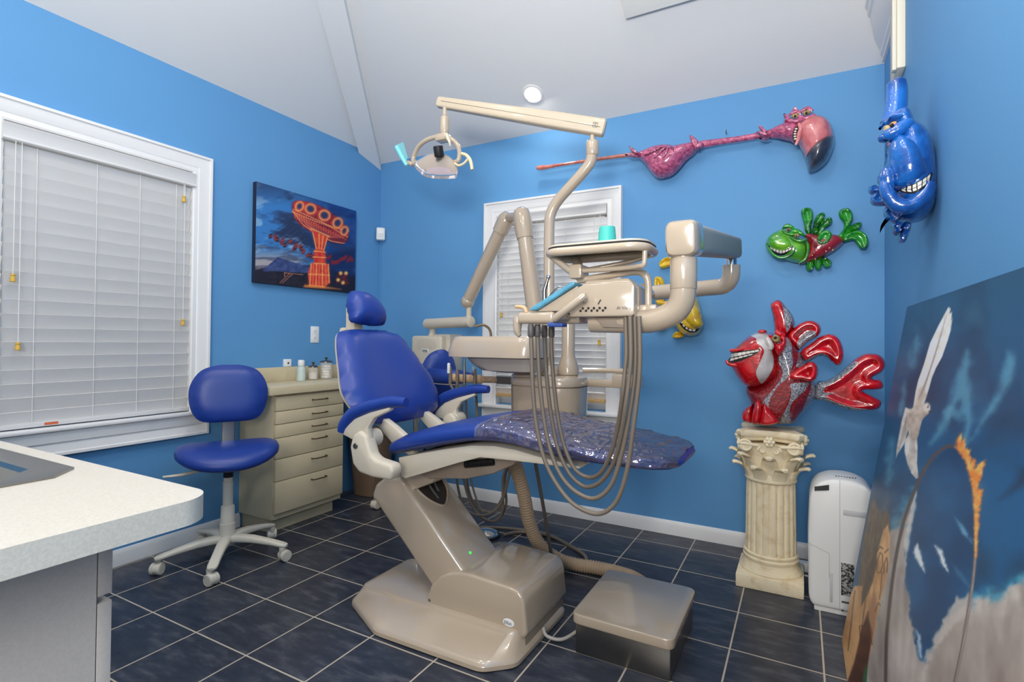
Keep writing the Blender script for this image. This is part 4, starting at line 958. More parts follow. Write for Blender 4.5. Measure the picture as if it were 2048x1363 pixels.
def jar(y, x, r, h, label):
    t = thing('glass_jar', V(x,y,.8655), label, 'jar', 'lidded glass jars on the worktop'); o = t.location
    obj('jar_body', lathe([(r*.9,0),(r,.004),(r,h),(r*.96,h),(r*.96,.006),(.001,.005)], o), jar_glass, t)
    l_ = obj('lid', lathe([(r*1.06,h),(r*1.06,h+.006),(r*.8,h+.012),(.008,h+.014)], o), M_steel, t)
    obj('knob', lathe([(.005,h+.014),(.005,h+.02),(.012,h+.032),(.009,h+.035),(.001,h+.033)], o), M_bronze, l_)
    return o
j1y = at(626,762,X=.085).y; j2y = at(652,760,X=.09).y; j3y = at(683,757,X=.09).y
oj = jar(j1y,.085,.031,.085,'smaller glass jar holding upright cotton rolls')
for k in range(14):
    A = 2.4*k; rr_ = .022*math.sqrt((k+.5)/14)
    c_ = oj+V(rr_*math.cos(A), rr_*math.sin(A), .007)
    o = obj('cotton_roll', tube([c_, c_+V(.002*math.cos(A),.002*math.sin(A),.036+.004*(k%3))], .0045, 10), mat('cotton', (244,240,234), .9), None, 40, origin=c_)
    tag(o, 'white cotton roll standing in the smaller glass jar', 'cotton roll', 'cotton rolls in the jar')
oj = jar(j2y,.09,.040,.115,'larger glass jar packed with folded white gauze')
rg = random.Random(5)
for k in range(5):
    c_ = oj+V(0,0,.008+.018*k); R_ = Matrix.Rotation(rg.random()*3, 3, 'Z') @ Matrix.Rotation(.25*(rg.random()-.5), 3, 'X')
    o = obj('gauze_pad', box(c_.x-.024,c_.x+.024,c_.y-.022,c_.y+.022,c_.z,c_.z+.016,.004,2,R_), mat('cotton', (244,240,234), .9), None, 50, origin=c_)
    tag(o, 'folded white gauze pad stacked in the larger glass jar', 'gauze', 'gauze pads in the jar')
jar(j3y,.09,.03,.075,'small glass jar half hidden behind the dental chair backrest')

# ------------------------------------------------------------------ sink counter in the foreground
sk = thing('sink_cabinet', (1.2,-3.1,0), 'grey laminate base cabinet under the sink counter in the left foreground', 'cabinet')
q = MB(); q.add(box(0.02,1.955,-3.6,-2.80,.0,.715)); q.add(box(0.02,.04,-3.6,-2.80,.715,.85)); q.add(box(0.04,1.2,-3.6,-3.58,.715,.85)); obj('carcass', q, M_lamdk, sk)
obj('end_panel', box(1.955,1.975,-3.6,-2.795,.0,.85), M_lamdk, sk)
for k in range(3):
    obj('door', box(1.335-.65*k,1.975-.65*k,-2.793,-2.772,.03,.70,.001), M_lamdk, sk)
    obj('drawer', box(1.335-.65*k,1.975-.65*k,-2.793,-2.772,.712,.847,.001), M_lamdk, sk)
ct = thing('sink_counter', (1.2,-3.1,.85), 'speckled laminate counter with a rounded corner in the left foreground', 'worktop')
cz0, cz1 = .851, .89
def cpoly(pts): return prism([V(x, y, cz0) for x, y in pts], (0,0,cz1-cz0))
rc = []; R0 = .055; ex, ey = 2.160, -2.706
for k in range(13): A = math.radians(90*k/12); rc.append((ex-R0+R0*math.sin(A), ey-R0+R0*math.cos(A)))
sx0, sx1, sy0, sy1 = 1.27, 1.775, -3.2, -2.795
q = MB(); q.add(cpoly([(sx1, ey)]+rc+[(ex,-3.6),(sx1,-3.6)])); q.add(cpoly([(sx0,ey),(sx1,ey),(sx1,sy1),(sx0,sy1)])); q.add(cpoly([(sx0,sy0),(sx1,sy0),(sx1,-3.6),(sx0,-3.6)])); q.add(cpoly([(.005,ey),(sx0,ey),(sx0,-3.6),(.005,-3.6)]))
obj('top_slab', q, M_lam2, ct)
sn = thing('sink', (1.5,-3.0,.89), 'stainless steel sink with cut corners set into the foreground counter', 'sink')
def oct_(x0,x1,y0,y1,c,z): return [V(x0+c,y1,z),V(x1-c,y1,z),V(x1,y1-c,z),V(x1,y0+c,z),V(x1-c,y0,z),V(x0+c,y0,z),V(x0,y0+c,z),V(x0,y1-c,z)]
q = stack([oct_(1.235,1.822,-3.24,-2.748,.05,.8905), oct_(1.235,1.822,-3.24,-2.748,.05,.894), oct_(1.243,1.814,-3.232,-2.756,.05,.8965), oct_(1.272,1.772,-3.197,-2.80,.05,.8945), oct_(1.276,1.766,-3.193,-2.806,.055,.887), oct_(1.29,1.75,-3.18,-2.82,.06,.74), oct_(1.32,1.72,-3.15,-2.85,.06,.725)])
obj('basin', (q[0], [f for f in q[1] if len(f) == 4]+[q[1][-1]]), M_steel, sn, 30)

# ================================================================== small things on the walls and floor
t = thing('wall_outlet', (0,-.648,1.175), 'white double power outlet on the blue wall above the worktop', 'outlet')
obj('cover_plate', box(0,.006,-.684,-.612,1.117,1.232,.003), M_white, t)
for z in (1.152,1.197):
    o = obj('socket', lathe([(.001,.0022),(.0155,.002),(.0165,0)], V(.006,-.648,z), (1,0,0), 24), M_white, t)
    q = MB(); q.add(box(.0079,.0085,-.655,-.653,z-.002,z+.006)); q.add(box(.0079,.0085,-.643,-.641,z-.002,z+.006)); q.add(box(.0079,.0085,-.65,-.646,z-.009,z-.005)); obj('slots', q, M_black, o)
t = thing('phone_jack', (0,-.876,.98), 'small square white phone jack just above the worktop backsplash', 'phone jack')
obj('cover_plate', box(0,.02,-.905,-.85,.958,1.008,.004), M_white, t); obj('port', box(.0195,.0205,-.883,-.871,.976,.988,.0), M_black, t)
t = thing('motion_sensor', (.03,-.03,1.98), 'white motion sensor high in the corner between picture and window', 'sensor')
obj('housing', loft([(V(.042,-.042,1.938),(.7,.7,0),(.7,-.7,0),.03,.018,4),(V(.044,-.044,1.945),(.7,.7,0),(.7,-.7,0),.035,.024,4),(V(.044,-.044,2.03),(.7,.7,0),(.7,-.7,0),.035,.024,4),(V(.042,-.042,2.038),(.7,.7,0),(.7,-.7,0),.03,.018,4)], 24), M_white, t)
obj('lens', box(-.018,.018,-.002,.002,1.955,1.985,.001,1) if False else loft([(V(.0615,-.0615,1.955),(.7,.7,0),(.7,-.7,0),.02,.002,6),(V(.0615,-.0615,1.99),(.7,.7,0),(.7,-.7,0),.02,.002,6)], 16), mat('sensor lens', (222,222,220), .3), t)
obj('cable', tube([V(.012,-.012,1.945),V(.008,-.008,1.6),V(.008,-.008,1.0)], .003, 6), mat('wall coloured wire', (96,158,214), .5), t)
n_ = at(1453, 268, Y=-.01)
tag(obj('nail', tube([n_, n_+V(0,-.02,.004), n_+V(0,-.024,.016)], .003, 8), M_steel, None, 40, origin=n_), 'bare steel nail in the wall above the pink bird neck', 'nail')
tb_ = thing('waste_bin', (.19,-.27,0), 'brown waste bin on the floor under the worktop', 'waste bin')
obj('bin_body', loft([(V(.19,-.27,z),(1,0,0),(0,1,0),a,a*.95,3) for z, a in ((0,.10),(.005,.112),(.44,.15),(.445,.158),(.465,.158),(.465,.148),(.03,.105))], 32), mat('brown bin plastic', (122,100,80), .5), tb_)
fc = thing('foot_control', (1.37,-.60,0), 'round chrome foot control on the floor behind the chair base', 'foot control')
o_ = V(1.385,-.585,0)
obj('base', lathe([(.085,.0),(.088,.004),(.085,.014),(.06,.018)], o_), M_black, fc); obj('dome', lathe([(.075,.014),(.07,.024),(.045,.036),(.001,.04)], o_), M_chrome, fc)
h = obj('foot_control_hose', tube([V(1.482,-.545,.012),V(1.55,-.45,.012),V(1.72,-.42,.012),V(1.88,-.50,.012),V(1.985,-.57,.012),V(2.03,-.64,.011),V(2.02,-.70,.011)], .0095, 10, 7), M_hose, None, 70, origin=(1.8,-.5,0)); tag(h, 'taupe hose running from the foot control round to the tan corrugated hose', 'hose')
h = obj('floor_hose', tube([V(1.15,-.66,.01),V(1.24,-.56,.011),V(1.36,-.47,.011),V(1.5,-.42,.011),V(1.68,-.40,.011),V(1.8,-.45,.011)], .009, 10, 7), M_hose, None, 70, origin=(1.4,-.5,0)); tag(h, 'taupe hose lying on the tiles between the foot control and the back wall', 'hose')
a_, b_ = at(893, 955, Y=-1.1), at(848, 1000, Y=-1.3)
ps = thing('power_strip', (3.02,-.17,0), 'white power strip on the floor between column and dehumidifier', 'power strip')
obj('strip_body', box(2.86,3.2,-.2,-.145,.0,.042,.005), M_white, ps)
q = MB()
for k in range(7): q.add(box(2.885+.04*k,2.90+.04*k,-.2012,-.2,.012,.032))
obj('sockets', q, M_dgrey, ps)
h = obj('power_lead', tube([V(3.206,-.17,.02),V(3.2,-.24,.01),V(3.14,-.265,.008),V(3.02,-.26,.008),V(2.92,-.23,.008)], .0045, 8, 6), M_white, None, 70, origin=(3.1,-.25,0)); tag(h, 'white lead curling on the floor beside the power strip', 'cord')

# ================================================================== plaster column
pc = V(2.876,-.39,0)
M_pl = mat('cream plaster', (238,224,192), .75, rgb2=(222,202,164), vscale=22, lohi=(.28,.5), bump=.25, bscale=90)
pd = thing('plaster_column', pc, 'cream plaster column pedestal carrying the red striped fish', 'pedestal')
q = box(pc.x-.142,pc.x+.142,pc.y-.142,pc.y+.142,0,.062,.006); obj('plinth', q, M_pl, pd)
def flut(z, r, d):
    return [pc+V((r-d*abs(math.sin(A*10))**1 if False else r-d*(1-abs(math.sin(10*A)))**2)*math.cos(A), (r-d*(1-abs(math.sin(10*A)))**2)*math.sin(A), z) for A in [2*PI*k/160 for k in range(160)]]
obj('base_moulding', lathe([(.135,.062),(.137,.07),(.128,.085),(.12,.10),(.118,.112),(.122,.12),(.122,.128),(.116,.134),(.119,.14),(.119,.147),(.11,.152)], pc, seg=48), M_pl, pd, 30)
obj('shaft', stack([flut(.148,.109,.0), flut(.156,.111,.004), flut(.165,.112,.010), flut(.45,.108,.010), flut(.478,.107,.008), flut(.487,.106,.0)]), M_pl, pd, 60)
q = MB(); q.add(lathe([(.106,.485),(.113,.49),(.115,.498),(.11,.506),(.113,.54),(.125,.60),(.14,.65),(.148,.672)], pc, seg=40))
# leaves of the capital: two tiers curling outward
def leaf(A, z0, h_, w_, r0, curl):
    d = V(math.cos(A), math.sin(A), 0); s = V(-d.y, d.x, 0); rings = []
    for t in (0,.2,.4,.6,.78,.9,1.0,1.06,1.02):
        pass
    pr_ = [(0,r0,w_*.9,.012),(.25,r0+.004,w_,.012),(.5,r0+.010,w_*1.05,.012),(.72,r0+.022,w_*.95,.012),(.88,r0+.038,w_*.8,.012),(.97,r0+.054,w_*.65,.010),(1.0,r0+.068,w_*.5,.009),(.95,r0+.078,w_*.34,.006)]
    for t, r, ww, th in pr_: rings.append((pc+d*(r+curl*t*.3)+V(0,0,z0+h_*t), s, d if t < .8 else (d*.3+V(0,0,1)).normalized(), ww, th, 2.2))
    return loft(rings, 14)
for k in range(8): q.add(leaf(PI/8+k*PI/4, .495, .075, .034, .098, .01))
for k in range(8): q.add(leaf(k*PI/4, .53, .092, .036, .100, .03))
# volutes at the corners and a flower at each face centre
for k in range(4):
    A = PI/4+k*PI/2; d = V(math.cos(A), math.sin(A), 0)
    for s in (-1, 1):
        B = A+s*.0; sd3 = V(-d.y, d.x, 0)*s
        c_ = pc+d*.165+sd3*.022+V(0,0,.662); fd = (d*.5+sd3).normalized() if False else (sd3*.72+d*.7).normalized()
        wv = V(0,0,1); pu = wv.cross(fd).normalized(); sp_ = []; R_ = []
        for i in range(40): ph = i/39*4.2*PI; r_ = .030*(1-i/44); sp_.append(c_+pu*math.cos(ph)*r_*-s+wv*math.sin(ph)*r_); R_.append(.0075*(1-i/60))
        st_ = [pc+d*.10+sd3*.075+V(0,0,.63), pc+d*.125+sd3*.062+V(0,0,.668), c_+pu*.03*-s+wv*.012]
        q.add(tube(st_+sp_[2:], [.006,.008,.008]+R_[2:], 8)); q.add(tube([c_-fd*.012, c_+fd*.002], .026, 14))
for k in range(4):
    A = k*PI/2; d = V(math.cos(A), math.sin(A), 0); s = V(-d.y, d.x, 0); c_ = pc+d*.142+V(0,0,.69)
    for j in range(6): B = j*PI/3; q.add(ball(c_+s*math.cos(B)*.015+V(0,0,1)*math.sin(B)*.015+d*.004, .011, 8, 6))
    q.add(ball(c_+d*.012, .009, 8, 6))
    for sg in (-1, 1):
        sp_ = [pc+d*.135+s*sg*(.03+.018*math.cos(i/16*3.2*PI)*(1-i/18))+V(0,0,.648+.018*math.sin(i/16*3.2*PI)*(1-i/18)) for i in range(17)]
        q.add(tube(sp_, [.006*(1-i/30) for i in range(17)], 8))
obj('capital', q, M_pl, pd, 50)
def abac(z, r):
    out = []
    for k in range(4):
        A = PI/4+k*PI/2; B = A+PI/2
        c1 = V(math.cos(A), math.sin(A), 0)*r*1.3; c2 = V(math.cos(B), math.sin(B), 0)*r*1.3; md = V(math.cos(A+PI/4), math.sin(A+PI/4), 0)
        t_ = (c2-c1).normalized()
        for i in range(9):
            u_ = i/8; pt = (c1+t_*.02).lerp(c2-t_*.02, u_)-md*.035*math.sin(PI*u_); out.append(pc+pt+V(0,0,z))
    return out
obj('abacus', stack([abac(.684,.125), abac(.69,.135), abac(.70,.137), abac(.703,.145), abac(.712,.153), abac(.728,.155), abac(.735,.15)]), M_pl, pd, 40)

# ================================================================== dehumidifier
dh = thing('dehumidifier', (3.165,-.50,0), 'white portable dehumidifier on the floor behind the leaning painting', 'dehumidifier')
dx0, dx1, dy0, dy1 = 3.035, 3.285, -.61, -.40
prf = [(dx0+.012,.018),(dx0,.05),(dx0-.003,.3),(dx0+.003,.47),(dx0+.012,.515),(dx0+.035,.548),(dx0+.075,.567),(dx0+.125,.573),(dx0+.175,.567),(dx0+.215,.548),(dx1-.012,.515),(dx1-.002,.47),(dx1+.003,.3),(dx1,.05),(dx1-.012,.018)]
bd_ = obj('housing', prism([V(x, dy0, z) for x, z in prf], (0,dy1-dy0,0), .016, 3), M_white, dh, 45)
obj('display_panel', prism([V(dx0+.02,dy0-.0005,.512),V(dx0+.02,dy0-.0005,.530),V(dx0+.074,dy0-.0005,.545),V(dx0+.074,dy0-.0005,.522)], (0,-.002,0)), mat('dark display', (60,62,64), .3), dh)
q = MB(); q.add(box(dx0+.112,dx0+.114,dy0-.001,dy0+.001,.03,.57)); obj('centre_seam', q, mat('seam grey', (190,190,190)), dh)
q = MB(); q.add(tube([V(dx0-.0,dy0-.0003,.285),V(dx0+.075,dy0-.0003,.255),V(dx0+.076,dy0-.0003,.15)], .0012, 6)); obj('tank_seam', q, mat('seam grey', (190,190,190)), dh)
obj('water_gauge', box(dx0+.077,dx0+.088,dy0-.0015,dy0+.001,.05,.175,.001), mat('recess grey', (206,206,208), .4), dh)
obj('side_grip', box(dx0+.125,dx1-.015,dy0-.0015,dy0+.001,.425,.45,.001), mat('recess grey', (206,206,208), .4), dh)
obj('intake_grille', box(dx0+.118,dx0+.165,dy0-.0015,dy0+.001,.09,.225,0), mat('mottled grille', (176,174,170), .6, rgb2=(40,42,44), vscale=120, lohi=(.45,.55)), dh)
q = MB(); q.add(box(dx0+.12,dx0+.165,dy0-.001,dy0,.058,.066)); q.add(box(dx0+.12,dx0+.128,dy0-.001,dy0,.022,.03)); obj('print_marks', q, M_dgrey, dh)
q = MB(); q.add(box(dx0+.02,dx1-.02,dy0+.01,dy1-.01,0,.022,.003)); obj('foot_frame', q, M_white, dh)
q = MB()
for k in range(8): q.add(box(dx0+.10+.01*k,dx0+.106+.01*k,dy0+.06,dy0+.062,.570,.5745))
obj('top_vents', q, M_dgrey, dh)
# ================================================================== wall sculptures
def crop(ox, oy, s):
    return lambda x, y: (ox+x*s, oy+y*s)
def tracer(c, Y):
    def f(pts, dy=0.0): return [at(*c(x, y), Y=Y-dy) for x, y in pts]
    return f
NV = (0,-1,0)
def gloss(name, rgb, rgb2=None, rough=.22, bump=.25, bscale=40, **k): return mat(name, rgb, rough, rgb2=rgb2, bump=bump, bscale=bscale, coat=1, vscale=k.pop('vscale', 25), **k)
M_dark = mat('dark mouth paint', (30,24,22), .5)
M_tooth = mat('painted tooth', (232,226,214), .35)
M_eye = mat('painted eye', (196,176,120), .35, rgb2=(120,90,50), vscale=90)
def teeth_row(a, b, n, h, sag=0.0):
    """tooth quads strung from a to b, h tall (crop units), sagging in the middle"""
    out = []
    for i in range(n):
        t0, t1 = (i+.1)/n, (i+.9)/n
        def P(t, k): return (a[0]+(b[0]-a[0])*t, a[1]+(b[1]-a[1])*t+sag*4*t*(1-t)+k*h*(1-.5*abs(2*t-1)))
        out.append([P(t0,0), P(t1,0), P(t1,1), P(t0,1)])
    return out
def petal(T, pts, name, m, par, front=.012, dish=.75, dy=0, back=.004, R=None, paints=None):
    return obj(name, inflate(T(pts, dy), NV, front, back, R=R, res=.007, smooth=5, dish=dish, paints=paints), m, par, 60)

# ---- green and red strawberry fish
c = crop(1500, 190, .27137); T = tracer(c, -.035)
base = at(*c(500,1100), Y=0)
gf = thing('fish_sculpture', base, 'small green and red fish sculpture with strawberry body on the back wall', 'wall sculpture')
M_green = gloss('green lacquer', (40,160,30), (10,84,20), vscale=14); M_lime = gloss('lime lacquer', (136,206,44), (60,150,26), vscale=14); M_straw = gloss('strawberry lacquer', (170,26,40), (120,14,30), bscale=80)
seeds = [(450,1045),(545,1040),(625,1058),(430,1105),(560,1150),(610,1140),(460,1180),(480,1208),(585,1125),(435,1208),(555,1205),(365,1240),(520,1075)]
obj('body', inflate(T([(405,1030),(450,1020),(520,1030),(620,1025),(680,1045),(692,1080),(660,1120),(600,1165),(520,1205),(440,1235),(360,1245),(390,1200),(420,1140),(415,1080)]), NV, .06, .034, res=.008), M_straw, gf, 70)
q = MB()
for x, y in seeds: q.add(ball(T([(x,y)],.05 if 1050 < y < 1190 else .035)[0], .0028, 8, 6, (1,.6,1.4)))
obj('seeds', q, mat('seed yellow', (236,196,90), .4), gf)
mouth = [(140,1115),(180,1145),(240,1158),(300,1135),(318,1122),(312,1150),(270,1183),(220,1190),(165,1168),(142,1138)]
pt = [(smooth_path(T(mouth), 4, True), 1)]+[(T(w), 2) for w in teeth_row((150,1128),(308,1138),7,22,24)]
obj('head', inflate(T([(115,1100),(130,1050),(180,1010),(240,985),(300,1000),(370,1060),(415,1095),(425,1150),(415,1200),(380,1230),(330,1235),(250,1210),(170,1185),(125,1140)]), NV, .075, .034, R=.05, res=.007, paints=pt), [M_lime, M_dark, M_tooth], gf, 70)
obj('snout', inflate(T([(128,1075),(150,1030),(210,1003),(270,1028),(310,1078),(328,1112),(290,1140),(235,1152),(175,1138),(138,1110)], .052), NV, .035, .02, R=.03, res=.007), M_lime, gf, 70)
obj('lip', tube(T([(122,1090),(135,1125),(170,1172),(220,1197),(275,1190),(320,1158),(335,1120)], .072), [.005,.006,.007,.007,.007,.006,.004], 10, 4), M_green, gf, 70)
obj('cheek', tube(T([(395,1062),(425,1100),(425,1160),(405,1210),(360,1236)], .045), [.004,.008,.009,.008,.004], 10, 4), M_green, gf, 70)
for ex, ey, s in ((285,992,1),(345,1035,1.15)):
    e = obj('eye', ball(T([(ex,ey)], .075)[0], .0105*s, 14, 8), M_eye, gf); obj('pupil', ball(T([(ex-3,ey+3)], .086)[0], .0045, 8, 6), M_dark, e)
    obj('eyelid', inflate(T([(ex-50*s,ey-5),(ex-35*s,ey-35*s),(ex,ey-45*s),(ex+40*s,ey-20*s),(ex+60*s,ey+15),(ex+10,ey-10),(ex-25*s,ey-8)], .075), NV, .016, .02, R=.012, res=.006), M_green, gf, 70)
    obj('eye_bag', tube(T([(ex-48*s,ey+5),(ex-15,ey+28*s),(ex+30,ey+35*s),(ex+62*s,ey+25)], .072), [.005,.008,.009,.006], 10, 4), M_green, gf, 70)
for nm, pts in (('back_fin',[(405,1000),(395,940),(378,880),(380,845),(410,828),(450,835),(465,870),(462,920),(450,960),(455,1010),(430,1030)]),('back_fin',[(460,1020),(465,950),(490,890),(530,862),(555,880),(540,920),(510,960),(498,1020)]),('back_fin',[(495,1030),(515,950),(545,915),(590,898),(608,925),(590,960),(550,985),(530,1025)]),
        ('tail_fin',[(650,1045),(690,980),(690,940),(660,900),(655,860),(685,835),(730,835),(755,870),(757,920),(735,960),(705,1000),(680,1055)]),('tail_fin',[(675,1055),(720,980),(770,945),(815,935),(825,960),(800,990),(750,1005),(700,1055)]),('tail_fin',[(680,1085),(700,1030),(760,1000),(820,1000),(865,1040),(872,1100),(850,1135),(815,1135),(790,1100),(760,1070),(720,1078)]),
        ('belly_fin',[(425,1215),(410,1260),(425,1295),(455,1295),(470,1260),(475,1210)]),('belly_fin',[(470,1205),(475,1260),(495,1290),(522,1280),(530,1240),(525,1195)]),('belly_fin',[(520,1200),(535,1250),(560,1275),(595,1260),(600,1225),(570,1200)])):
    petal(T, pts, nm, M_green, gf, .02, .8)
petal(T, [(490,1085),(500,1040),(530,1005),(575,995),(602,1020),(598,1060),(570,1095),(520,1108)], 'side_fin', M_green, gf, .022, .8, dy=.05)
obj('fin_knob', lathe([(.004,0),(.009,.004),(.009,.008),(.005,.012),(.001,.01)], T([(482,1108)], .055)[0], NV, 14), mat('red brown knob', (120,30,26), .35), gf)

obj('wall_hanger', box(base.x-.02, base.x+.02, -.05, -.0005, base.z-.015, base.z+.015, .003), M_green, gf)
# ---- yellow fish, mostly behind the delivery arm
c = crop(1260, 480, .16141); T = tracer(c, -.035)
yf_ = thing('fish_sculpture', at(*c(700,850), Y=0), 'yellow grinning fish sculpture on the wall behind the delivery arm', 'wall sculpture')
M_yel = gloss('yellow lacquer', (240,206,20), (214,160,10)); M_grn2 = gloss('leaf green lacquer', (40,120,40))
mouth = [(648,962),(642,1020),(690,1090),(760,1140),(830,1145),(868,1112),(882,1096),(820,1106),(750,1084),(700,1046),(668,1000)]
pt = [(smooth_path(T(mouth), 4, True), 1)]+[(T(w), 2) for w in ([(668,1000),(672,1035),(688,1040),(690,1015)],[(695,1045),(690,1065),(712,1085),(720,1062)],[(728,1078),(722,1100),(748,1116),(755,1092)],[(764,1098),(758,1122),(795,1132),(798,1104)],[(806,1106),(804,1134),(832,1132),(838,1106)])]
obj('body', inflate(T([(830,700),(880,860),(905,1000),(910,1060),(870,1140),(820,1182),(700,1188),(620,1140),(560,1060),(525,1010),(505,900),(540,760),(560,640),(580,560),(640,545),(700,560),(770,620)]), NV, .10, .034, R=.07, res=.008, paints=pt), [M_yel, M_dark, M_tooth], yf_, 70)
obj('snout', inflate(T([(690,900),(720,820),(790,790),(860,860),(895,960),(908,1050),(860,1095),(790,1085),(720,1040),(680,980)], .075), NV, .045, .03, R=.03, res=.008), M_yel, yf_, 70)
obj('neck', inflate(T([(560,410),(640,410),(650,500),(640,590),(555,590),(550,500)]), NV, .05, .034, res=.01), M_grn2, yf_, 70)
for nm, pts in (('tail_leaf',[(590,410),(530,340),(470,335),(390,355),(362,320),(368,270),(430,215),(500,208),(560,240),(605,300),(620,400)]),('tail_leaf',[(555,400),(520,200),(530,140),(548,130),(580,180),(640,280),(640,400)]),('side_fin',[(300,480),(370,450),(412,490),(440,600),(420,760),(360,800),(310,740)]),('side_fin',[(300,1030),(320,1080),(370,1122),(415,1110),(458,1060),(455,960),(380,930)]),('chin_fin',[(525,1190),(570,1130),(640,1150),(672,1185),(620,1218),(550,1218)])):
    petal(T, pts, nm, M_yel, yf_, .03, .7)
obj('fin_root', tube(T([(350,770),(430,785),(520,770),(580,760)], .02), .016, 12, 4), M_yel, yf_, 60)

q_ = at(*c(700,850), Y=-.03); obj('wall_hanger', box(q_.x-.02, q_.x+.02, -.06, -.0005, q_.z-.015, q_.z+.015, .003), M_yel, yf_)
# ---- pink long-necked bird
c = crop(1060, 190, .3125); T = tracer(c, -.058)
fl = thing('bird_sculpture', at(*c(900,400), Y=0), 'long pink flamingo-like bird sculpture stretched along the back wall', 'wall sculpture')
M_pink = gloss('pink feathered lacquer', (216,106,144), (150,50,96), rough=.35, bump=.8, bscale=90, vscale=60); M_salm = gloss('salmon lacquer', (226,138,136), (200,104,110), bump=.12); M_leg = gloss('copper pink lacquer', (214,132,110), (180,92,84)); M_tip = gloss('charcoal beak tip', (70,72,86), (44,46,58), rough=.3)
lg = T([(45,466),(75,464),(110,460),(200,445),(420,412),(640,382),(720,375)])
obj('leg', tube(lg, [.012,.017,.013,.010,.0105,.012,.014], 14, 3), M_leg, fl, 60)
obj('body', inflate(T([(660,390),(730,357),(800,328),(870,318),(930,325),(980,314),(1035,306),(1075,318),(1060,368),(1000,420),(950,480),(900,520),(830,536),(790,515),(740,450),(700,410)]), NV, .095, .045, res=.009), M_pink, fl, 70)
obj('neck', tube(T([(1040,330),(1090,318),(1200,300),(1330,282),(1450,262),(1530,248),(1600,238),(1680,232)]), [.03,.022,.018,.0165,.017,.022,.034,.048], 16, 4), M_pink, fl, 60)
mouth = [(1692,215),(1716,198),(1722,212),(1706,250),(1704,290),(1690,300),(1678,268)]
pt = [(smooth_path(T([(1765,410),(1800,372),(1850,335),(1900,300),(1960,270),(2000,300),(1980,520),(1780,540),(1740,480)]), 1, True), 1)]
obj('beak', inflate(T([(1700,215),(1730,185),(1770,155),(1830,138),(1890,150),(1930,200),(1946,275),(1940,340),(1905,420),(1855,470),(1800,496),(1782,490),(1772,450),(1760,400),(1735,350),(1708,300),(1695,262)]), NV, .105, .045, R=.07, res=.008, paints=pt), [M_salm, M_tip], fl, 70)
obj('head', inflate(T([(1530,250),(1570,205),(1640,178),(1700,165),(1735,200),(1725,240),(1722,285),(1700,312),(1660,295),(1600,282)]), NV, .07, .045, R=.05, res=.009), M_pink, fl, 70)
mo = obj('mouth', inflate(T(mouth, .075), NV, .006, .03, R=.01, res=.006), M_dark, fl)
q = MB()
for i, (x, y) in enumerate(((1700,216),(1694,232),(1692,248),(1692,264),(1694,280))): q.add(ball(T([(x+4,y)], .085)[0], .0052, 8, 6, (1.2,.5,.85)))
obj('teeth', q, M_tooth, mo)
obj('cheek', tube(T([(1720,180),(1735,215),(1722,250),(1716,285),(1700,320)], .08), [.006,.013,.012,.010,.006], 12, 4), M_salm, fl, 60)
for ex, ey in ((1700,132),(1772,112)):
    e = obj('eye', ball(T([(ex,ey)], .06)[0], .014, 14, 8, (1.4,.8,.9)), M_eye, fl); obj('pupil', ball(T([(ex-4,ey+2)], .076)[0], .006, 8, 6), M_dark, e)
    obj('eye_bag', tube(T([(ex-60,ey+20),(ex-25,ey+34),(ex+20,ey+32),(ex+50,ey+10)], .06), [.007,.012,.012,.007], 12, 4), M_pink, fl, 60)
    obj('eyelid', inflate(T([(ex-45,ey-5),(ex-20,ey-32),(ex+15,ey-38),(ex+42,ey-18),(ex+30,ey-8),(ex,ey-16),(ex-25,ey-4)], .06), NV, .018, .02, R=.012, res=.007), M_pink, fl, 70)
for pts in ([(1640,170),(1622,120),(1660,130),(1668,160)],[(1670,125),(1690,75),(1715,90),(1735,115),(1700,118)],[(1750,95),(1770,72),(1802,80),(1795,110),(1770,100)],[(1625,165),(1650,140),(1640,178)]):
    petal(T, pts, 'crest', M_pink, fl, .02, .2, dy=.03)
M_plum = gloss('plum feather lacquer', (168,64,112), (110,30,74), rough=.35, bump=.6, bscale=90)
def tuft(pts):
    mid_ = 740 < pts[0][0] < 960; petal(T, pts, 'feather', M_plum if mid_ else M_pink, fl, .022, .2, dy=.082 if mid_ else .05, back=.02)
for pts in ([(690,385),(650,365),(632,325),(655,335),(690,362)],[(700,385),(640,380),(605,378),(640,398),(690,400)],[(1050,345),(1020,265),(1035,258),(1075,290),(1085,330)],[(1060,345),(1080,300),(1112,310),(1100,335)],[(1050,320),(1025,320),(1060,348),(1090,345)],[(1500,255),(1462,205),(1480,196),(1520,235)],[(1500,270),(1448,240),(1470,232),(1530,250)],[(1500,275),(1460,272),(1500,292),(1545,270)],
            [(860,330),(800,390),(790,415),(815,405),(870,350)],[(880,335),(850,390),(858,412),(880,385),(895,345)],[(895,330),(915,360),(930,378),(918,335)],[(840,330),(760,370),(735,385),(770,385),(850,345)],[(870,330),(820,360),(800,380),(840,372),(880,345)]): tuft(pts)

q_ = at(*c(850,430), Y=-.04); obj('wall_hanger', box(q_.x-.02, q_.x+.02, -.06, -.0005, q_.z-.012, q_.z+.012, .003), M_pink, fl)
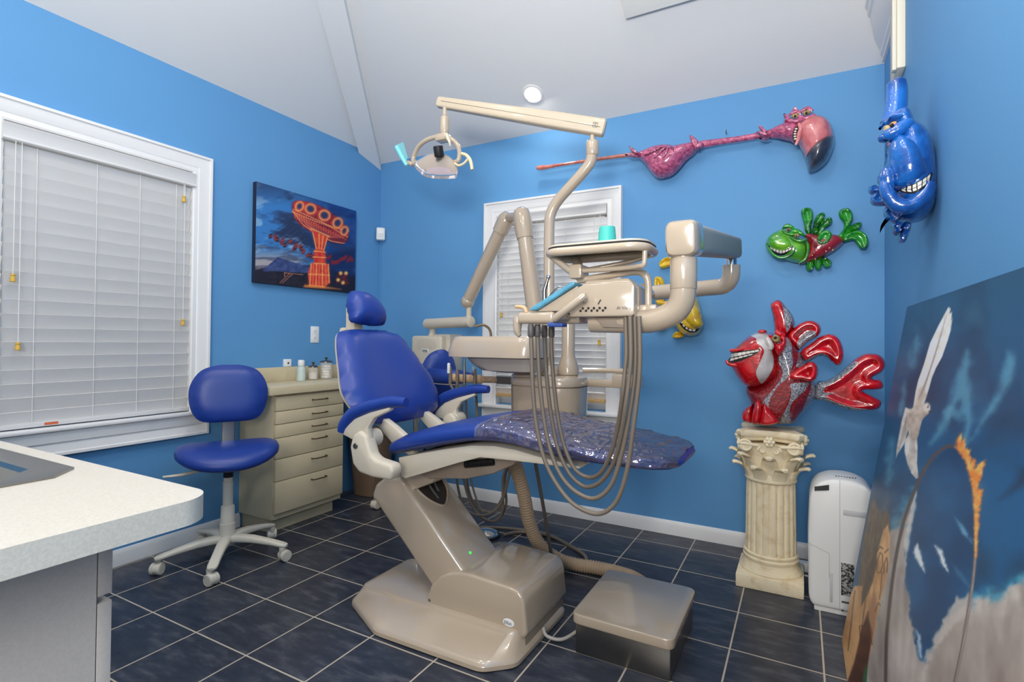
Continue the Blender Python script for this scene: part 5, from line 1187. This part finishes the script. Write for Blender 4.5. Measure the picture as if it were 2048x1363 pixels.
# ---- blue fish hung tail up on the right wall
c = crop(1500, 190, .27137); BY = -1.12; T = tracer(c, BY)
bf = thing('fish_sculpture', V(XR, BY, 1.66), 'large blue grinning fish sculpture hanging tail up on the right wall', 'wall sculpture')
M_blue = gloss('blue lacquer', (24,104,190), (10,62,136), rough=.16, bump=.5, bscale=30, vscale=14)
mouth = [(1022,680),(1080,728),(1140,735),(1210,700),(1285,640),(1288,662),(1268,712),(1210,770),(1150,797),(1090,778),(1045,738)]
pt = [(smooth_path(T(mouth), 4, True), 1)]
def lerp2(a, b, t): return (a[0]+(b[0]-a[0])*t, a[1]+(b[1]-a[1])*t)
upc = [(1075,735),(1110,742),(1140,742),(1170,730),(1210,706),(1245,680),(1276,652)]; mdc = [(1072,752),(1105,764),(1140,768),(1172,757),(1208,735),(1243,708),(1274,675)]; loc_ = [(1080,765),(1110,780),(1145,788),(1175,778),(1205,760),(1238,733),(1262,704)]
for a_, b_ in ((upc, mdc), (mdc, loc_)):
    for i in range(6):
        pt.append((T([lerp2(a_[i],a_[i+1],.12), lerp2(a_[i],a_[i+1],.88), lerp2(lerp2(a_[i],a_[i+1],.88),lerp2(b_[i],b_[i+1],.88),.86), lerp2(lerp2(a_[i],a_[i+1],.12),lerp2(b_[i],b_[i+1],.12),.86)]), 2))
obj('body', inflate(T([(1005,330),(1010,230),(1040,160),(1090,125),(1150,122),(1195,170),(1212,225),(1262,252),(1318,320),(1350,430),(1366,560),(1362,720),(1350,830),(1290,910),(1210,942),(1120,935),(1060,890),(1020,800),(1000,700),(985,560),(1000,430)]), NV, .14, .13, R=.075, res=.008, paints=pt), [M_blue, M_dark, M_tooth], bf, 70)
obj('snout', inflate(T([(1010,400),(1040,320),(1120,300),(1220,360),(1290,480),(1312,590),(1270,650),(1200,695),(1140,722),(1085,712),(1035,670),(1010,560)], .085), NV, .085, .05, R=.06, res=.009), M_blue, bf, 70)
obj('lip', tube(T([(1010,600),(1000,680),(1040,760),(1110,815),(1200,805),(1290,730),(1330,640)], .115), [.012,.018,.022,.024,.024,.022,.012], 14, 4), M_blue, bf, 70)
obj('lip_corner', tube(T([(1000,540),(1015,600),(1020,660),(1040,700)], .11), [.014,.024,.022,.010], 14, 4), M_blue, bf, 70)
obj('tail', tube(T([(1060,200),(1075,90),(1082,-20),(1078,-90),(1072,-115)], .02), [.038,.032,.030,.028,.012], 18, 5), M_blue, bf, 70)
petal(T, [(1040,180),(1015,130),(1010,80),(1025,70),(1045,110),(1060,170)], 'tail_spur', M_blue, bf, .02, .2, dy=.03)
e = obj('eye', inflate(T([(1030,215),(1060,195),(1092,198),(1085,215),(1050,240),(1030,240)], .12), NV, .012, .02, R=.008, res=.006), mat('orange eye paint', (220,150,84), .35), bf)
obj('pupil', ball(T([(1045,222)], .132)[0], .006, 8, 6), M_dark, e)
obj('eye_slit', inflate(T([(985,265),(990,230),(1020,222),(1032,240),(1010,268)], .105), NV, .008, .02, R=.006, res=.006), M_eye, bf)
obj('brow', inflate(T([(945,240),(970,205),(1010,170),(1080,130),(1150,122),(1200,170),(1195,200),(1110,188),(1040,190),(990,225),(960,258)], .085), NV, .05, .06, R=.03, res=.008), M_blue, bf, 70)
obj('eye_bag', tube(T([(985,290),(1040,282),(1100,250),(1170,210),(1205,205)], .115), [.012,.02,.022,.018,.008], 14, 4), M_blue, bf, 70)
obj('nostril_fold', tube(T([(975,345),(985,320),(1010,300)], .07), [.01,.018,.014], 12, 4), M_blue, bf, 70)
for pts, d in (([(868,705),(885,675),(930,668),(975,690),(1000,740),(985,770),(930,735),(890,735)],.0),([(885,780),(890,745),(940,715),(990,725),(1022,770),(1005,812),(945,820),(900,810)],.02),([(935,640),(945,595),(985,565),(1010,600),(1010,700),(975,690)],.0),([(985,850),(1010,800),(1060,850),(1110,900),(1080,950),(1020,930),(990,900)],.0),
              ([(1045,1000),(1045,960),(1090,930),(1130,950),(1120,1000),(1085,1035),(1055,1028)],.02),([(1120,950),(1160,930),(1190,955),(1170,1030),(1140,1085),(1100,1088),(1085,1060),(1110,1010)],.03)):
    petal(T, pts, 'fin', M_blue, bf, .035, .5, dy=d, back=.03)
obj('fin_spike', inflate(T([(958,1015),(965,960),(1000,905),(1035,880),(1030,915),(1000,950),(975,985)]), NV, .006, .006, res=.01), mat('dark spike', (34,48,70), .4), bf)
obj('wall_hanger', box(XR-.06, XR, BY-.05, BY+.05, 1.6, 1.7, .005), M_blue, bf)

# ---- red striped fish on the column
c = crop(1430, 580, .22005); RY = -.39; T = tracer(c, RY)
rf = thing('fish_sculpture', V(2.87, RY, .735), 'large red fish sculpture with silver stripes standing on the plaster column', 'sculpture')
M_red = gloss('red lacquer', (214,6,22), (164,2,14), rough=.18, bump=.12); M_red2 = gloss('dark red beaded lacquer', (164,6,22), (104,2,14), rough=.3, bump=.9, bscale=110, vscale=90); M_sil = gloss('silver crackle', (176,178,186), (92,94,102), rough=.4, bump=.9, bscale=120, vscale=130, lohi=(.4,.6)); M_wht = gloss('pearl white lacquer', (222,216,210), (176,170,170), bump=.1, vscale=12)
st1 = [(640,430),(690,462),(704,560),(712,650),(690,722),(655,790),(575,860),(515,960),(495,1040),(445,1000),(525,900),(600,800),(620,720),(580,640),(600,540)]
st2 = [(690,835),(842,828),(820,890),(740,962),(684,1040),(690,1215),(590,1215),(620,1120),(676,1000),(700,900)]
st3 = [(882,822),(925,850),(925,970),(800,1092),(826,985),(860,900)]
st4 = [(760,560),(815,640),(820,680),(740,690),(755,620)]
obj('body', inflate(T([(300,870),(272,905),(300,980),(328,1060),(330,1150),(345,1210),(520,1216),(700,1210),(780,1130),(870,1030),(915,960),(905,840),(865,740),(810,640),(760,540),(690,450),(640,400),(560,390),(500,480),(500,700),(420,830)]), NV, .125, .125, res=.008, paints=[(smooth_path(T(s), 3, True), 1) for s in (st1, st2, st3, st4)]), [M_red2, M_sil], rf, 70)
patch = [(320,405),(400,375),(470,395),(530,470),(525,540),(545,640),(522,735),(442,838),(412,795),(393,730),(436,625),(462,540),(395,470),(390,440)]
mth = [(152,572),(250,548),(400,535),(440,528),(385,580),(300,620),(210,650),(140,642)]
tt = []
for i in range(7):
    a0, a1 = (158+i*38, 575-i*5.5), (158+(i+.86)*38, 575-(i+.86)*5.5)
    tt.append([a0, a1, (a1[0]-4, a1[1]+34-i*3.2), (a0[0]-8, a0[1]+34-i*3)])
for i in range(5):
    a0, a1 = (170+i*42, 612-i*9), (170+(i+.84)*42, 612-(i+.84)*9)
    tt.append([(a0[0]-10,a0[1]+4), (a1[0]-10,a1[1]+4), (a1[0]-14,a1[1]+25-i*3), (a0[0]-16,a0[1]+26-i*3)])
obj('head', inflate(T([(105,640),(128,680),(160,720),(200,790),(270,872),(330,890),(420,880),(520,830),(590,770),(602,700),(580,610),(600,500),(545,405),(460,380),(380,380),(300,420),(220,490),(150,548),(140,560),(150,600)]), NV, .15, .13, R=.075, res=.008, paints=[(smooth_path(T(patch), 3, True), 1), (smooth_path(T(mth), 3, True), 2)]+[(T(w), 3) for w in tt]), [M_red, M_wht, M_dark, M_tooth], rf, 70)
obj('upper_lip', tube(T([(136,545),(200,545),(300,522),(400,500),(440,490)], .125), [.007,.008,.008,.008,.005], 12, 4), M_red, rf, 70)
obj('lower_lip', tube(T([(106,636),(122,668),(190,682),(300,662),(390,610),(440,552)], .125), [.007,.008,.009,.009,.008,.005], 12, 4), M_red, rf, 70)
obj('nose_knob', ball(T([(430,375)], .06)[0], .016, 14, 8, (1.3,1,.6)), M_red, rf)
e = obj('eye', ball(T([(555,440)], .125)[0], .018, 14, 8), M_eye, rf); obj('pupil', ball(T([(548,432)], .142)[0], .007, 8, 6), M_dark, e)
obj('eye_ridge', tube(T([(470,430),(490,470),(510,510),(500,540)], .14), [.01,.014,.013,.008], 12, 4), M_wht, rf, 70)
obj('eyelid', inflate(T([(530,500),(560,480),(600,470),(590,420),(620,410),(648,450),(640,520),(610,580),(575,600),(540,560)], .11), NV, .035, .03, R=.02, res=.007), M_red, rf, 70)
obj('brow', inflate(T([(540,385),(560,360),(600,375),(640,400),(625,430),(590,425),(560,410)], .10), NV, .03, .03, R=.015, res=.007), M_red, rf, 70)
obj('back_fin', inflate(T([(550,385),(535,300),(525,230),(505,150),(512,118),(550,92),(592,94),(640,140),(700,220),(722,285),(715,345),(660,410),(610,410)]), NV, .04, .03, R=.04, res=.008, paints=[(smooth_path(T([(600,98),(640,145),(690,220),(705,290),(690,330),(655,385),(645,340),(630,240),(618,160)]), 3, True), 1)]), [M_red, M_sil], rf, 70)
petal(T, [(655,420),(730,330),(800,285),(880,275),(945,305),(968,365),(935,420),(850,470),(770,545),(735,520)], 'back_fin', [M_red, M_sil], rf, .05, .75, dy=.0, back=.02, R=.045, paints=[(smooth_path(T([(745,480),(800,400),(870,362),(915,385),(905,430),(820,480),(770,540)]), 3, True), 1)])
petal(T, [(775,560),(870,480),(950,420),(1040,395),(1110,420),(1160,500),(1172,590),(1155,660),(1110,686),(1060,650),(1000,605),(930,610),(830,655)], 'back_fin', [M_red, M_sil], rf, .05, .6, dy=.01, back=.02, R=.05, paints=[(smooth_path(T([(820,640),(900,590),(960,570),(1020,590),(1050,640),(1000,612),(930,612),(840,652)]), 3, True), 1)])
petal(T, [(672,770),(690,745),(760,700),(840,655),(905,655),(940,715),(922,800),(865,838),(790,820),(720,822),(680,805)], 'side_fin', M_red, rf, .05, .6, dy=.10, back=.02, R=.04)
petal(T, [(895,900),(940,830),(1000,825),(1100,775),(1200,690),(1290,612),(1380,575),(1470,580),(1530,620),(1548,680),(1520,740),(1430,795),(1495,812),(1530,855),(1518,893),(1440,907),(1345,912),(1430,960),(1500,1000),(1510,1042),(1478,1080),(1400,1092),(1250,1096),(1100,1050),(1000,1008),(905,990)], 'tail_fin', [M_red, M_sil], rf, .045, .5, dy=-.02, back=.03, R=.05, paints=[(smooth_path(T([(880,860),(1000,825),(1100,775),(1200,692),(1290,640),(1280,690),(1180,770),(1090,830),(1000,885),(1000,930),(1095,935),(1000,960),(1100,1015),(1250,1060),(1420,1085),(1400,1110),(1250,1110),(1080,1060),(900,1020)]), 2, True), 1)])
for pts, d in (([(242,1150),(255,1095),(300,1055),(345,1040),(345,1195),(300,1205),(260,1190)],.07),([(330,1205),(335,1120),(355,1050),(385,990),(420,1020),(440,1090),(420,1200),(380,1222)],.11),([(400,1210),(420,1100),(450,1010),(500,1080),(565,1150),(580,1205),(500,1228),(430,1228)],.115)):
    petal(T, pts, 'foot', M_red, rf, .04, .15, dy=d, back=.03, R=.03)

# ================================================================== pictures
def inv(ox, oy, s): return lambda x, y: ((x-ox)/s, (y-oy)/s)
def ell(cx, cy, rx, ry, rot=0, n=20): return [(cx+rx*math.cos(2*PI*k/n)*math.cos(rot)-ry*math.sin(2*PI*k/n)*math.sin(rot), cy+rx*math.cos(2*PI*k/n)*math.sin(rot)+ry*math.sin(2*PI*k/n)*math.cos(rot)) for k in range(n)]
# ---- swing ride print on the left wall
PX = .036
pr_ = thing('canvas_print', (.018,-.72,1.80), 'canvas print of a lit fairground swing ride at dusk on the left wall', 'picture')
x0, x1, z0, z1 = -1.142, -.303, 1.492, 2.118
obj('canvas', box(.002, PX, x0, x1, z0, z1, .002), mat('canvas edge', (26,36,60), .7), pr_)
def swing(x, y):
    P = Paint(x, y, (58,124,190))
    n = fbm(x/130, y/60, 3, 5)
    P.mix(np.clip((n-.5)*6, 0, 1)*.9, (40,52,84)); P.mix(np.clip((fbm(x/90, y/40, 8, 5)-.6)*7, 0, 1)*.7, (150,190,222))
    P.mix(np.clip((x-330)/140, 0, 1)*np.clip((520-y)/60, 0, 1)*.75, (18,50,116)); P.mix(np.clip((190-y)/110, 0, 1)*.6, (28,40,72))
    P.mix(np.clip((y-400)/80, 0, 1)*np.clip((370-x)/140, 0, 1)*.75, (206,176,160)); P.mix(np.clip((fbm(x/80, y/22, 21, 4)-.5)*8, 0, 1)*np.clip((y-340)/60, 0, 1)*.6, (60,66,92))
    P.poly([(60,515),(380,500),(640,560),(640,660),(60,610)], (34,32,48), 10, wob=8)
    P.poly([(118,525),(198,455),(372,512),(372,545),(130,532)], (46,62,108), 2, rgb2=(70,86,136), tsc=14); P.poly([(150,528),(362,540),(362,606),(150,596)], (44,40,54), 2, rgb2=(26,26,40), tsc=12)
    P.poly([(440,440),(606,410),(606,560),(470,560)], (18,38,88), 25, .8)
    r = random.Random(11)
    for i in range(17):
        a = (285+i*7.5, 250+i*9.2); b = (150+i*14+r.random()*22, 318+i*6.5+r.random()*34)
        P.line([a, b], 1.8, (30,32,52)); P.poly(ell(b[0],b[1]+9,10,14,.5,8), (120,44,52) if i % 3 else (40,30,48), 4, .95); P.line([(b[0]-8,b[1]+12),(b[0]+10,b[1]+4)], 4, (170,70,60))
    for i in range(13):
        X = 462+i*10.5; Y = 452-abs(6-i)*3+r.random()*34; P.line([(480+i*5,375),(X,Y)], 1.4, (30,26,60), a=.7); P.poly(ell(X,Y+8,8,12,.3,8), (130,36,50), 5)
    top = [(275,178),(300,160),(370,170),(440,200),(510,250),(558,305),(567,350),(545,384),(480,376),(400,340),(320,290),(280,238)]
    P.poly(top, (60,20,50), 18, .7); P.poly(top, (176,48,56), 3, sm=3, rgb2=(120,30,48), tsc=12)
    P.poly([(276,220),(330,282),(400,332),(480,368),(545,380),(565,352),(480,338),(380,285)], (120,40,56), 3, sm=2)
    for i in range(20): P.line([(283+i*13.8, 222+i*6.9),(372+i*4.6, 312+i*2.2)], 2.2, (240,110,84), 1.6)
    P.line([(276,215),(330,285),(400,335),(480,372),(548,384)], 3.5, (255,176,110), 2); P.line([(278,205),(340,232),(430,272),(510,318),(566,352)], 3, (255,196,120), 2)
    for k in range(26):
        t_ = k/25; q0 = (277+t_*290, 196+t_*100+70*t_*(1-t_)*.5); P.poly(ell(q0[0], q0[1]+22, 4.5, 4.5), (255,170,96), 4, .9)
    for k in range(22): P.line([(283+k*13, 222+k*6.6),(290+k*12.4, 250+k*5.4)], 3, (255,140,84), 2, .8)
    for cx_, cy_, a, b in ((312,190,15,19),(370,203,22,20),(443,237,23,21),(512,277,19,21),(547,318,12,18)):
        P.poly(ell(cx_,cy_,a+12,b+12,.4), (255,120,70), 9, .7); P.poly(ell(cx_,cy_,a+6,b+6,.4), (255,206,120), 4); P.poly(ell(cx_,cy_,a+2.5,b+2.5,.4), (170,60,60), 3); P.poly(ell(cx_,cy_,a-1,b-1,.4), (236,130,92), 3); P.poly(ell(cx_,cy_,a-4,b-4,.4), (50,58,96), 3)
    col = [(378,318),(462,350),(440,420),(447,428),(450,490),(466,492),(472,590),(440,616),(362,606),(356,540),(372,488),(388,486),(388,424),(398,412)]
    P.poly(col, (255,90,60), 16, .35); P.poly(col, (206,46,44), 3, rgb2=(230,84,56), tsc=16)
    for l in ([(382,326),(400,412)],[(458,352),(440,420)],[(388,424),(447,430)],[(388,488),(450,492)],[(374,490),(366,604)],[(402,490),(398,606)],[(432,492),(432,610)],[(463,494),(468,590)],[(360,545),(470,550)],[(362,604),(440,612)],[(372,305),(468,348)],[(415,335),(415,410)],[(436,345),(428,412)],[(384,455),(450,458)]): P.line(l, 4, (255,196,104), 3)
    for l in ([(386,490),(382,604)],[(416,492),(414,608)],[(448,494),(452,600)]): P.line(l, 5, (255,120,84), 4)
    P.poly([(340,600),(440,608),(530,624),(330,616)], (255,150,70), 8, .8); P.poly([(505,535),(560,540),(572,600),(505,598)], (120,40,50), 6, rgb2=(40,24,40), tsc=8)
    for q in ((528,540),(556,540),(515,575),(540,590)): P.poly(ell(q[0],q[1],9,9), (255,200,110), 7)
    for l in ([(210,590),(262,540)],[(222,592),(274,545)],[(234,535),(234,560)],[(234,538),(330,548)]): P.line(l, 2.5, (220,140,110), 2)
    return P
paint_grid('printed_picture', pr_, V(PX+.0006,x0+.001,z0+.001), (0,1,0), (0,0,1), x1-x0-.002, z1-z0-.002, 230, 200, inv(480, 340, .38139), swing, .45)

# ---- large dove painting leaning on the right wall
p_bl = V(3.144,-.83,.002); p_tl = V(3.348,-.83,1.285); pu = V(0,-1,0); pw = (p_tl-p_bl).normalized(); pn = pu.cross(pw).normalized()
if pn.x > 0: pn = -pn
H_ = (p_tl-p_bl).length; W_ = 1.5
dp = thing('canvas_painting', p_bl, 'large oil painting of a white dove and a burning hoop leaning on the right wall', 'painting')
obj('canvas', prism([p_bl, p_bl+pu*W_, p_bl+pu*W_+pw*H_, p_tl], -pn*.022, .002), mat('raw canvas edge', (52,58,62), .7), dp)
def dove(x, y):
    P = Paint(x, y, (40,66,88))
    P.mix(np.clip(.2+y/900, 0, 1), (30,82,122)); P.mix(np.clip((fbm(x/160, y/200, 4, 4)-.5)*4, 0, 1)*.55, (32,48,66)); P.mix(np.clip((fbm(x/120, y/150, 14, 4)-.55)*5, 0, 1)*.3, (66,108,132))
    for pts, a in (([(330,575),(365,510),(400,430),(430,330),(452,262),(470,310),(455,345),(468,420),(470,520),(440,600),(448,500),(436,430),(400,480),(370,545)],.62),([(470,560),(520,465),(560,400),(575,330),(590,268),(615,300),(606,360),(560,440),(510,500)],.6),([(268,310),(288,200),(296,240),(282,310)],.5),([(232,470),(245,365),(252,400),(242,455)],.7),([(185,700),(196,600),(206,555),(214,610),(205,690)],.6),([(380,470),(400,450),(420,460),(437,455),(432,500),(410,490)],.5)):
        P.poly(pts, (96,158,180), 16, a, wob=14, wsc=26, sm=3)
    P.poly([(560,760),(600,720),(640,660),(700,600),(700,650),(640,720)], (34,52,74), 18, .8, wob=8)
    P.poly([(128,900),(160,820),(190,740),(190,900)], (110,104,104), 20, .7, wob=12)
    cl = [(190,870),(212,835),(235,815),(262,780),(282,735),(300,790),(300,960),(420,1085),(470,1095),(520,1070),(560,1072),(600,1040),(660,1005),(780,980),(800,1700),(60,1700),(110,1290),(150,1050)]
    P.poly(cl, (70,148,172), 34, .95, wob=40, wsc=30, seed=5)
    P.poly([(a, b+14) for a, b in cl], (186,176,166), 16, 1, wob=34, wsc=34, seed=6, rgb2=(132,120,112), tsc=90, txy=(1.6,.5))
    P.poly([(300,1130),(700,1090),(700,1600),(300,1600)], (120,106,98), 60, .45, wob=60, wsc=60)
    for k in range(9): P.line([(200+k*14, 960+k*20),(190+k*10, 1500)], 9, (206,198,190) if k % 2 else (120,108,100), 14, .4)
    inn = [(288,728),(300,700),(330,640),(370,600),(400,586),(428,598),(450,650),(468,730),(478,830),(474,960),(464,1085),(440,1118),(400,1150),(370,1190),(345,1250),(318,1305),(295,1295),(275,1200),(262,1100),(248,1030),(256,900),(272,800)]
    P.poly(inn, (34,84,124), 7, 1, wob=10, wsc=22, rgb2=(28,62,96), tsc=120)
    P.poly([(420,1090),(470,1070),(470,1140),(400,1180),(350,1260),(318,1320),(312,1300),(350,1200)], (176,166,156), 9, .9, wob=14)
    for pts, c_, a in (([(276,935),(290,905),(300,935),(314,1000),(292,965)],(222,220,214),1),([(348,912),(372,930),(392,1000),(372,975)],(214,216,214),1),([(285,1190),(300,1210),(305,1292),(294,1268)],(190,200,206),.8),([(412,818),(440,848),(474,905),(440,872)],(110,160,186),.8),([(395,960),(440,1010),(470,1060),(430,1020)],(70,120,150),.5)): P.poly(pts, c_, 6, a, wob=5, wsc=10)
    P.poly([(276,745),(288,730),(282,800),(262,900),(250,980),(248,900),(262,810)], (206,202,196), 6, .8, wob=6)
    ring = [(v.x, v.y) for v in smooth_path([V(a, b, 0) for a, b in [(182,1560),(186,1250),(195,1130),(215,970),(245,830),(285,720),(320,650),(355,605),(395,582),(425,592),(450,630),(470,700),(480,790),(482,900),(475,1010),(455,1150),(430,1290),(395,1450)]], 5)]
    P.line(ring, 11, (84,72,68), 2.5); P.line([(a+1.5, b) for a, b in ring[len(ring)//2:]], 5, (164,148,138), 3)
    fl_ = [(415,585),(418,566),(430,540),(434,568),(444,552),(446,588),(462,598),(466,640),(478,622),(480,655),(496,640),(520,628),(506,664),(500,690),(490,722),(508,732),(498,770),(494,830),(488,900),(484,955),(479,880),(480,790),(468,700),(448,630)]
    P.poly(fl_, (190,96,40), 7, .9, wob=6, wsc=9); P.poly([(a*.9+47.5+(-1 if k % 2 else 1), b) for k, (a, b) in enumerate(fl_)], (252,188,98), 5, .85, wob=8, wsc=9, rgb2=(224,126,50), tsc=14)
    W_1 = [(276,452),(284,400),(292,366),(312,308),(332,240),(362,178),(392,122),(400,128),(396,144),(404,138),(402,166),(406,160),(400,196),(403,190),(392,226),(394,222),(380,262),(372,286),(352,322),(338,356),(328,392),(316,430),(306,456)]
    P.poly(W_1, (232,230,222), 2.5, 1, rgb2=(204,198,188), tsc=26)
    for k in range(10): P.line([(292+k*2.4,430-k*4),(330+k*7.6-.02*k*k*8,330-k*21+8)], 2, (150,142,134), 2.2, .65)
    P.poly([(280,450),(290,395),(308,380),(318,410),(308,452)], (160,140,122), 14, .6)
    P.poly([(250,454),(272,462),(262,520),(246,575),(226,606),(218,624),(222,580),(238,496)], (218,212,202), 2.5, 1, rgb2=(176,166,156), tsc=20)
    for k in range(5): P.line([(258-k*1,470+k*4),(222+k*7,612-k*16)], 1.8, (140,130,122), 2, .6)
    P.poly([(248,565),(262,540),(288,545),(290,590),(288,640),(293,686),(286,690),(270,672),(256,640),(247,600)], (224,220,212), 2.5, 1, rgb2=(180,172,162), tsc=20)
    for k in range(6): P.line([(268+k*2,556),(258+k*6,640+k*9)], 1.8, (146,136,128), 2, .6)
    P.poly([(256,505),(262,470),(284,447),(306,448),(318,440),(328,446),(331,470),(318,482),(304,500),(294,545),(280,566),(262,545)], (196,184,170), 3, 1, sm=2, rgb2=(150,132,116), tsc=24)
    P.poly(ell(320,455,13,15), (206,198,188), 4); P.poly(ell(325,452,2.6,3.6), (40,34,30), 1.5); P.poly([(326,462),(335,470),(328,474)], (70,54,46), 1.5)
    hair = [(92,1060),(104,930),(126,810),(142,752),(152,770),(164,800),(164,830),(172,800),(184,794),(196,812),(200,860),(188,900),(172,950),(150,1000),(120,1060)]
    P.poly(hair, (78,64,50), 4, 1, rgb2=(104,86,66), tsc=8, txy=(2.5,.4))
    P.poly([(60,1090),(82,1045),(108,1046),(140,1010),(158,930),(176,862),(192,842),(199,880),(197,960),(187,1020),(166,1100),(152,1180),(140,1245),(112,1330),(80,1420),(20,1420),(30,1260)], (206,162,112), 3, 1, rgb2=(172,126,80), tsc=40, txy=(2,.6))
    P.poly([(106,1066),(124,1000),(142,950),(153,905),(156,970),(142,1030),(122,1080),(104,1112)], (84,68,52), 4, 1, rgb2=(60,48,38), tsc=8, txy=(2.5,.4))
    P.poly([(30,1440),(80,1300),(108,1180),(124,1130),(142,1200),(126,1300),(112,1440)], (104,62,42), 4, 1, rgb2=(78,44,30), tsc=30); P.poly([(100,1440),(112,1330),(122,1300),(120,1440)], (40,100,58), 3)
    P.poly([(128,1130),(146,1050),(156,1090),(150,1180),(140,1230)], (150,104,74), 6, .8)
    for l, w_ in (([(155,996),(158,960),(166,935),(174,942),(175,975),(168,1000),(157,1002)],3),([(178,1004),(180,975),(187,952),(191,965),(189,1000)],3),([(182,935),(192,925)],4),([(156,930),(166,915),(174,922)],4),([(172,1000),(168,1060),(163,1090)],2.5),([(100,1214),(98,1180),(108,1176),(104,1218)],3),([(112,1066),(110,1046),(122,1040)],3),([(82,1062),(60,1260)],3),([(118,1090),(100,1230)],3),([(150,1130),(160,1100),(166,1110)],3),([(140,1240),(125,1180),(128,1130)],3)): P.line(l, w_, (74,52,38), 2, .85)
    P.c = np.minimum(P.c*1.22, 253)
    return P
paint_grid('painted_picture', dp, p_bl+pn*.0012+pu*.001+pw*.001, pu, pw, W_-.002, H_-.002, 250, 300, inv(1660, 540, .60342), dove, .42)
# ================================================================== light
w = bpy.data.worlds.new('world'); sc.world = w; w.use_nodes = True
bg = w.node_tree.nodes['Background']; bg.inputs['Color'].default_value = (1,.95,.89,1); bg.inputs['Strength'].default_value = .55
def area(name, loc, d, size, power, col=(1,1,1), spread=180):
    l = bpy.data.lights.new(name, 'AREA'); l.shape = 'DISK'; l.size = size; l.energy = power; l.color = col; l.spread = math.radians(spread)
    o = bpy.data.objects.new(name, l); COL.objects.link(o); o.location = Vector(loc); o.rotation_euler = Vector(d).to_track_quat('-Z', 'Y').to_euler(); return o
area('ceiling_lamp', slope(1.51,-.27,.02), V(0,-.1,-1), .09, 2, (1,.93,.82))
for x, y in ((1.4,-2.2),(2.6,-2.2),(1.4,-3.6),(2.6,-3.6)): area('ceiling_lamp', V(x, y, ZT-.03), V(0,0,-1), .25, 9, (1,.94,.86))
area('bounce_fill', V(2.75,-3.5,1.75), V(.05,.45,1), .5, 64, (1,.97,.92))  # unseen upward fill, added to brighten the ceiling and upper walls
area('front_fill', V(3.15,-4.35,1.55), V(-.42,1,-.15), .9, 42, (1,.95,.88))  # unseen fill lamp added behind the camera to warm the front faces
vs = sc.view_settings
sc.display_settings.display_device = 'sRGB'
vs.view_transform = 'Standard'; vs.look = 'None'; vs.gamma = 1; vs.use_curve_mapping = False
vs.exposure = 0.12
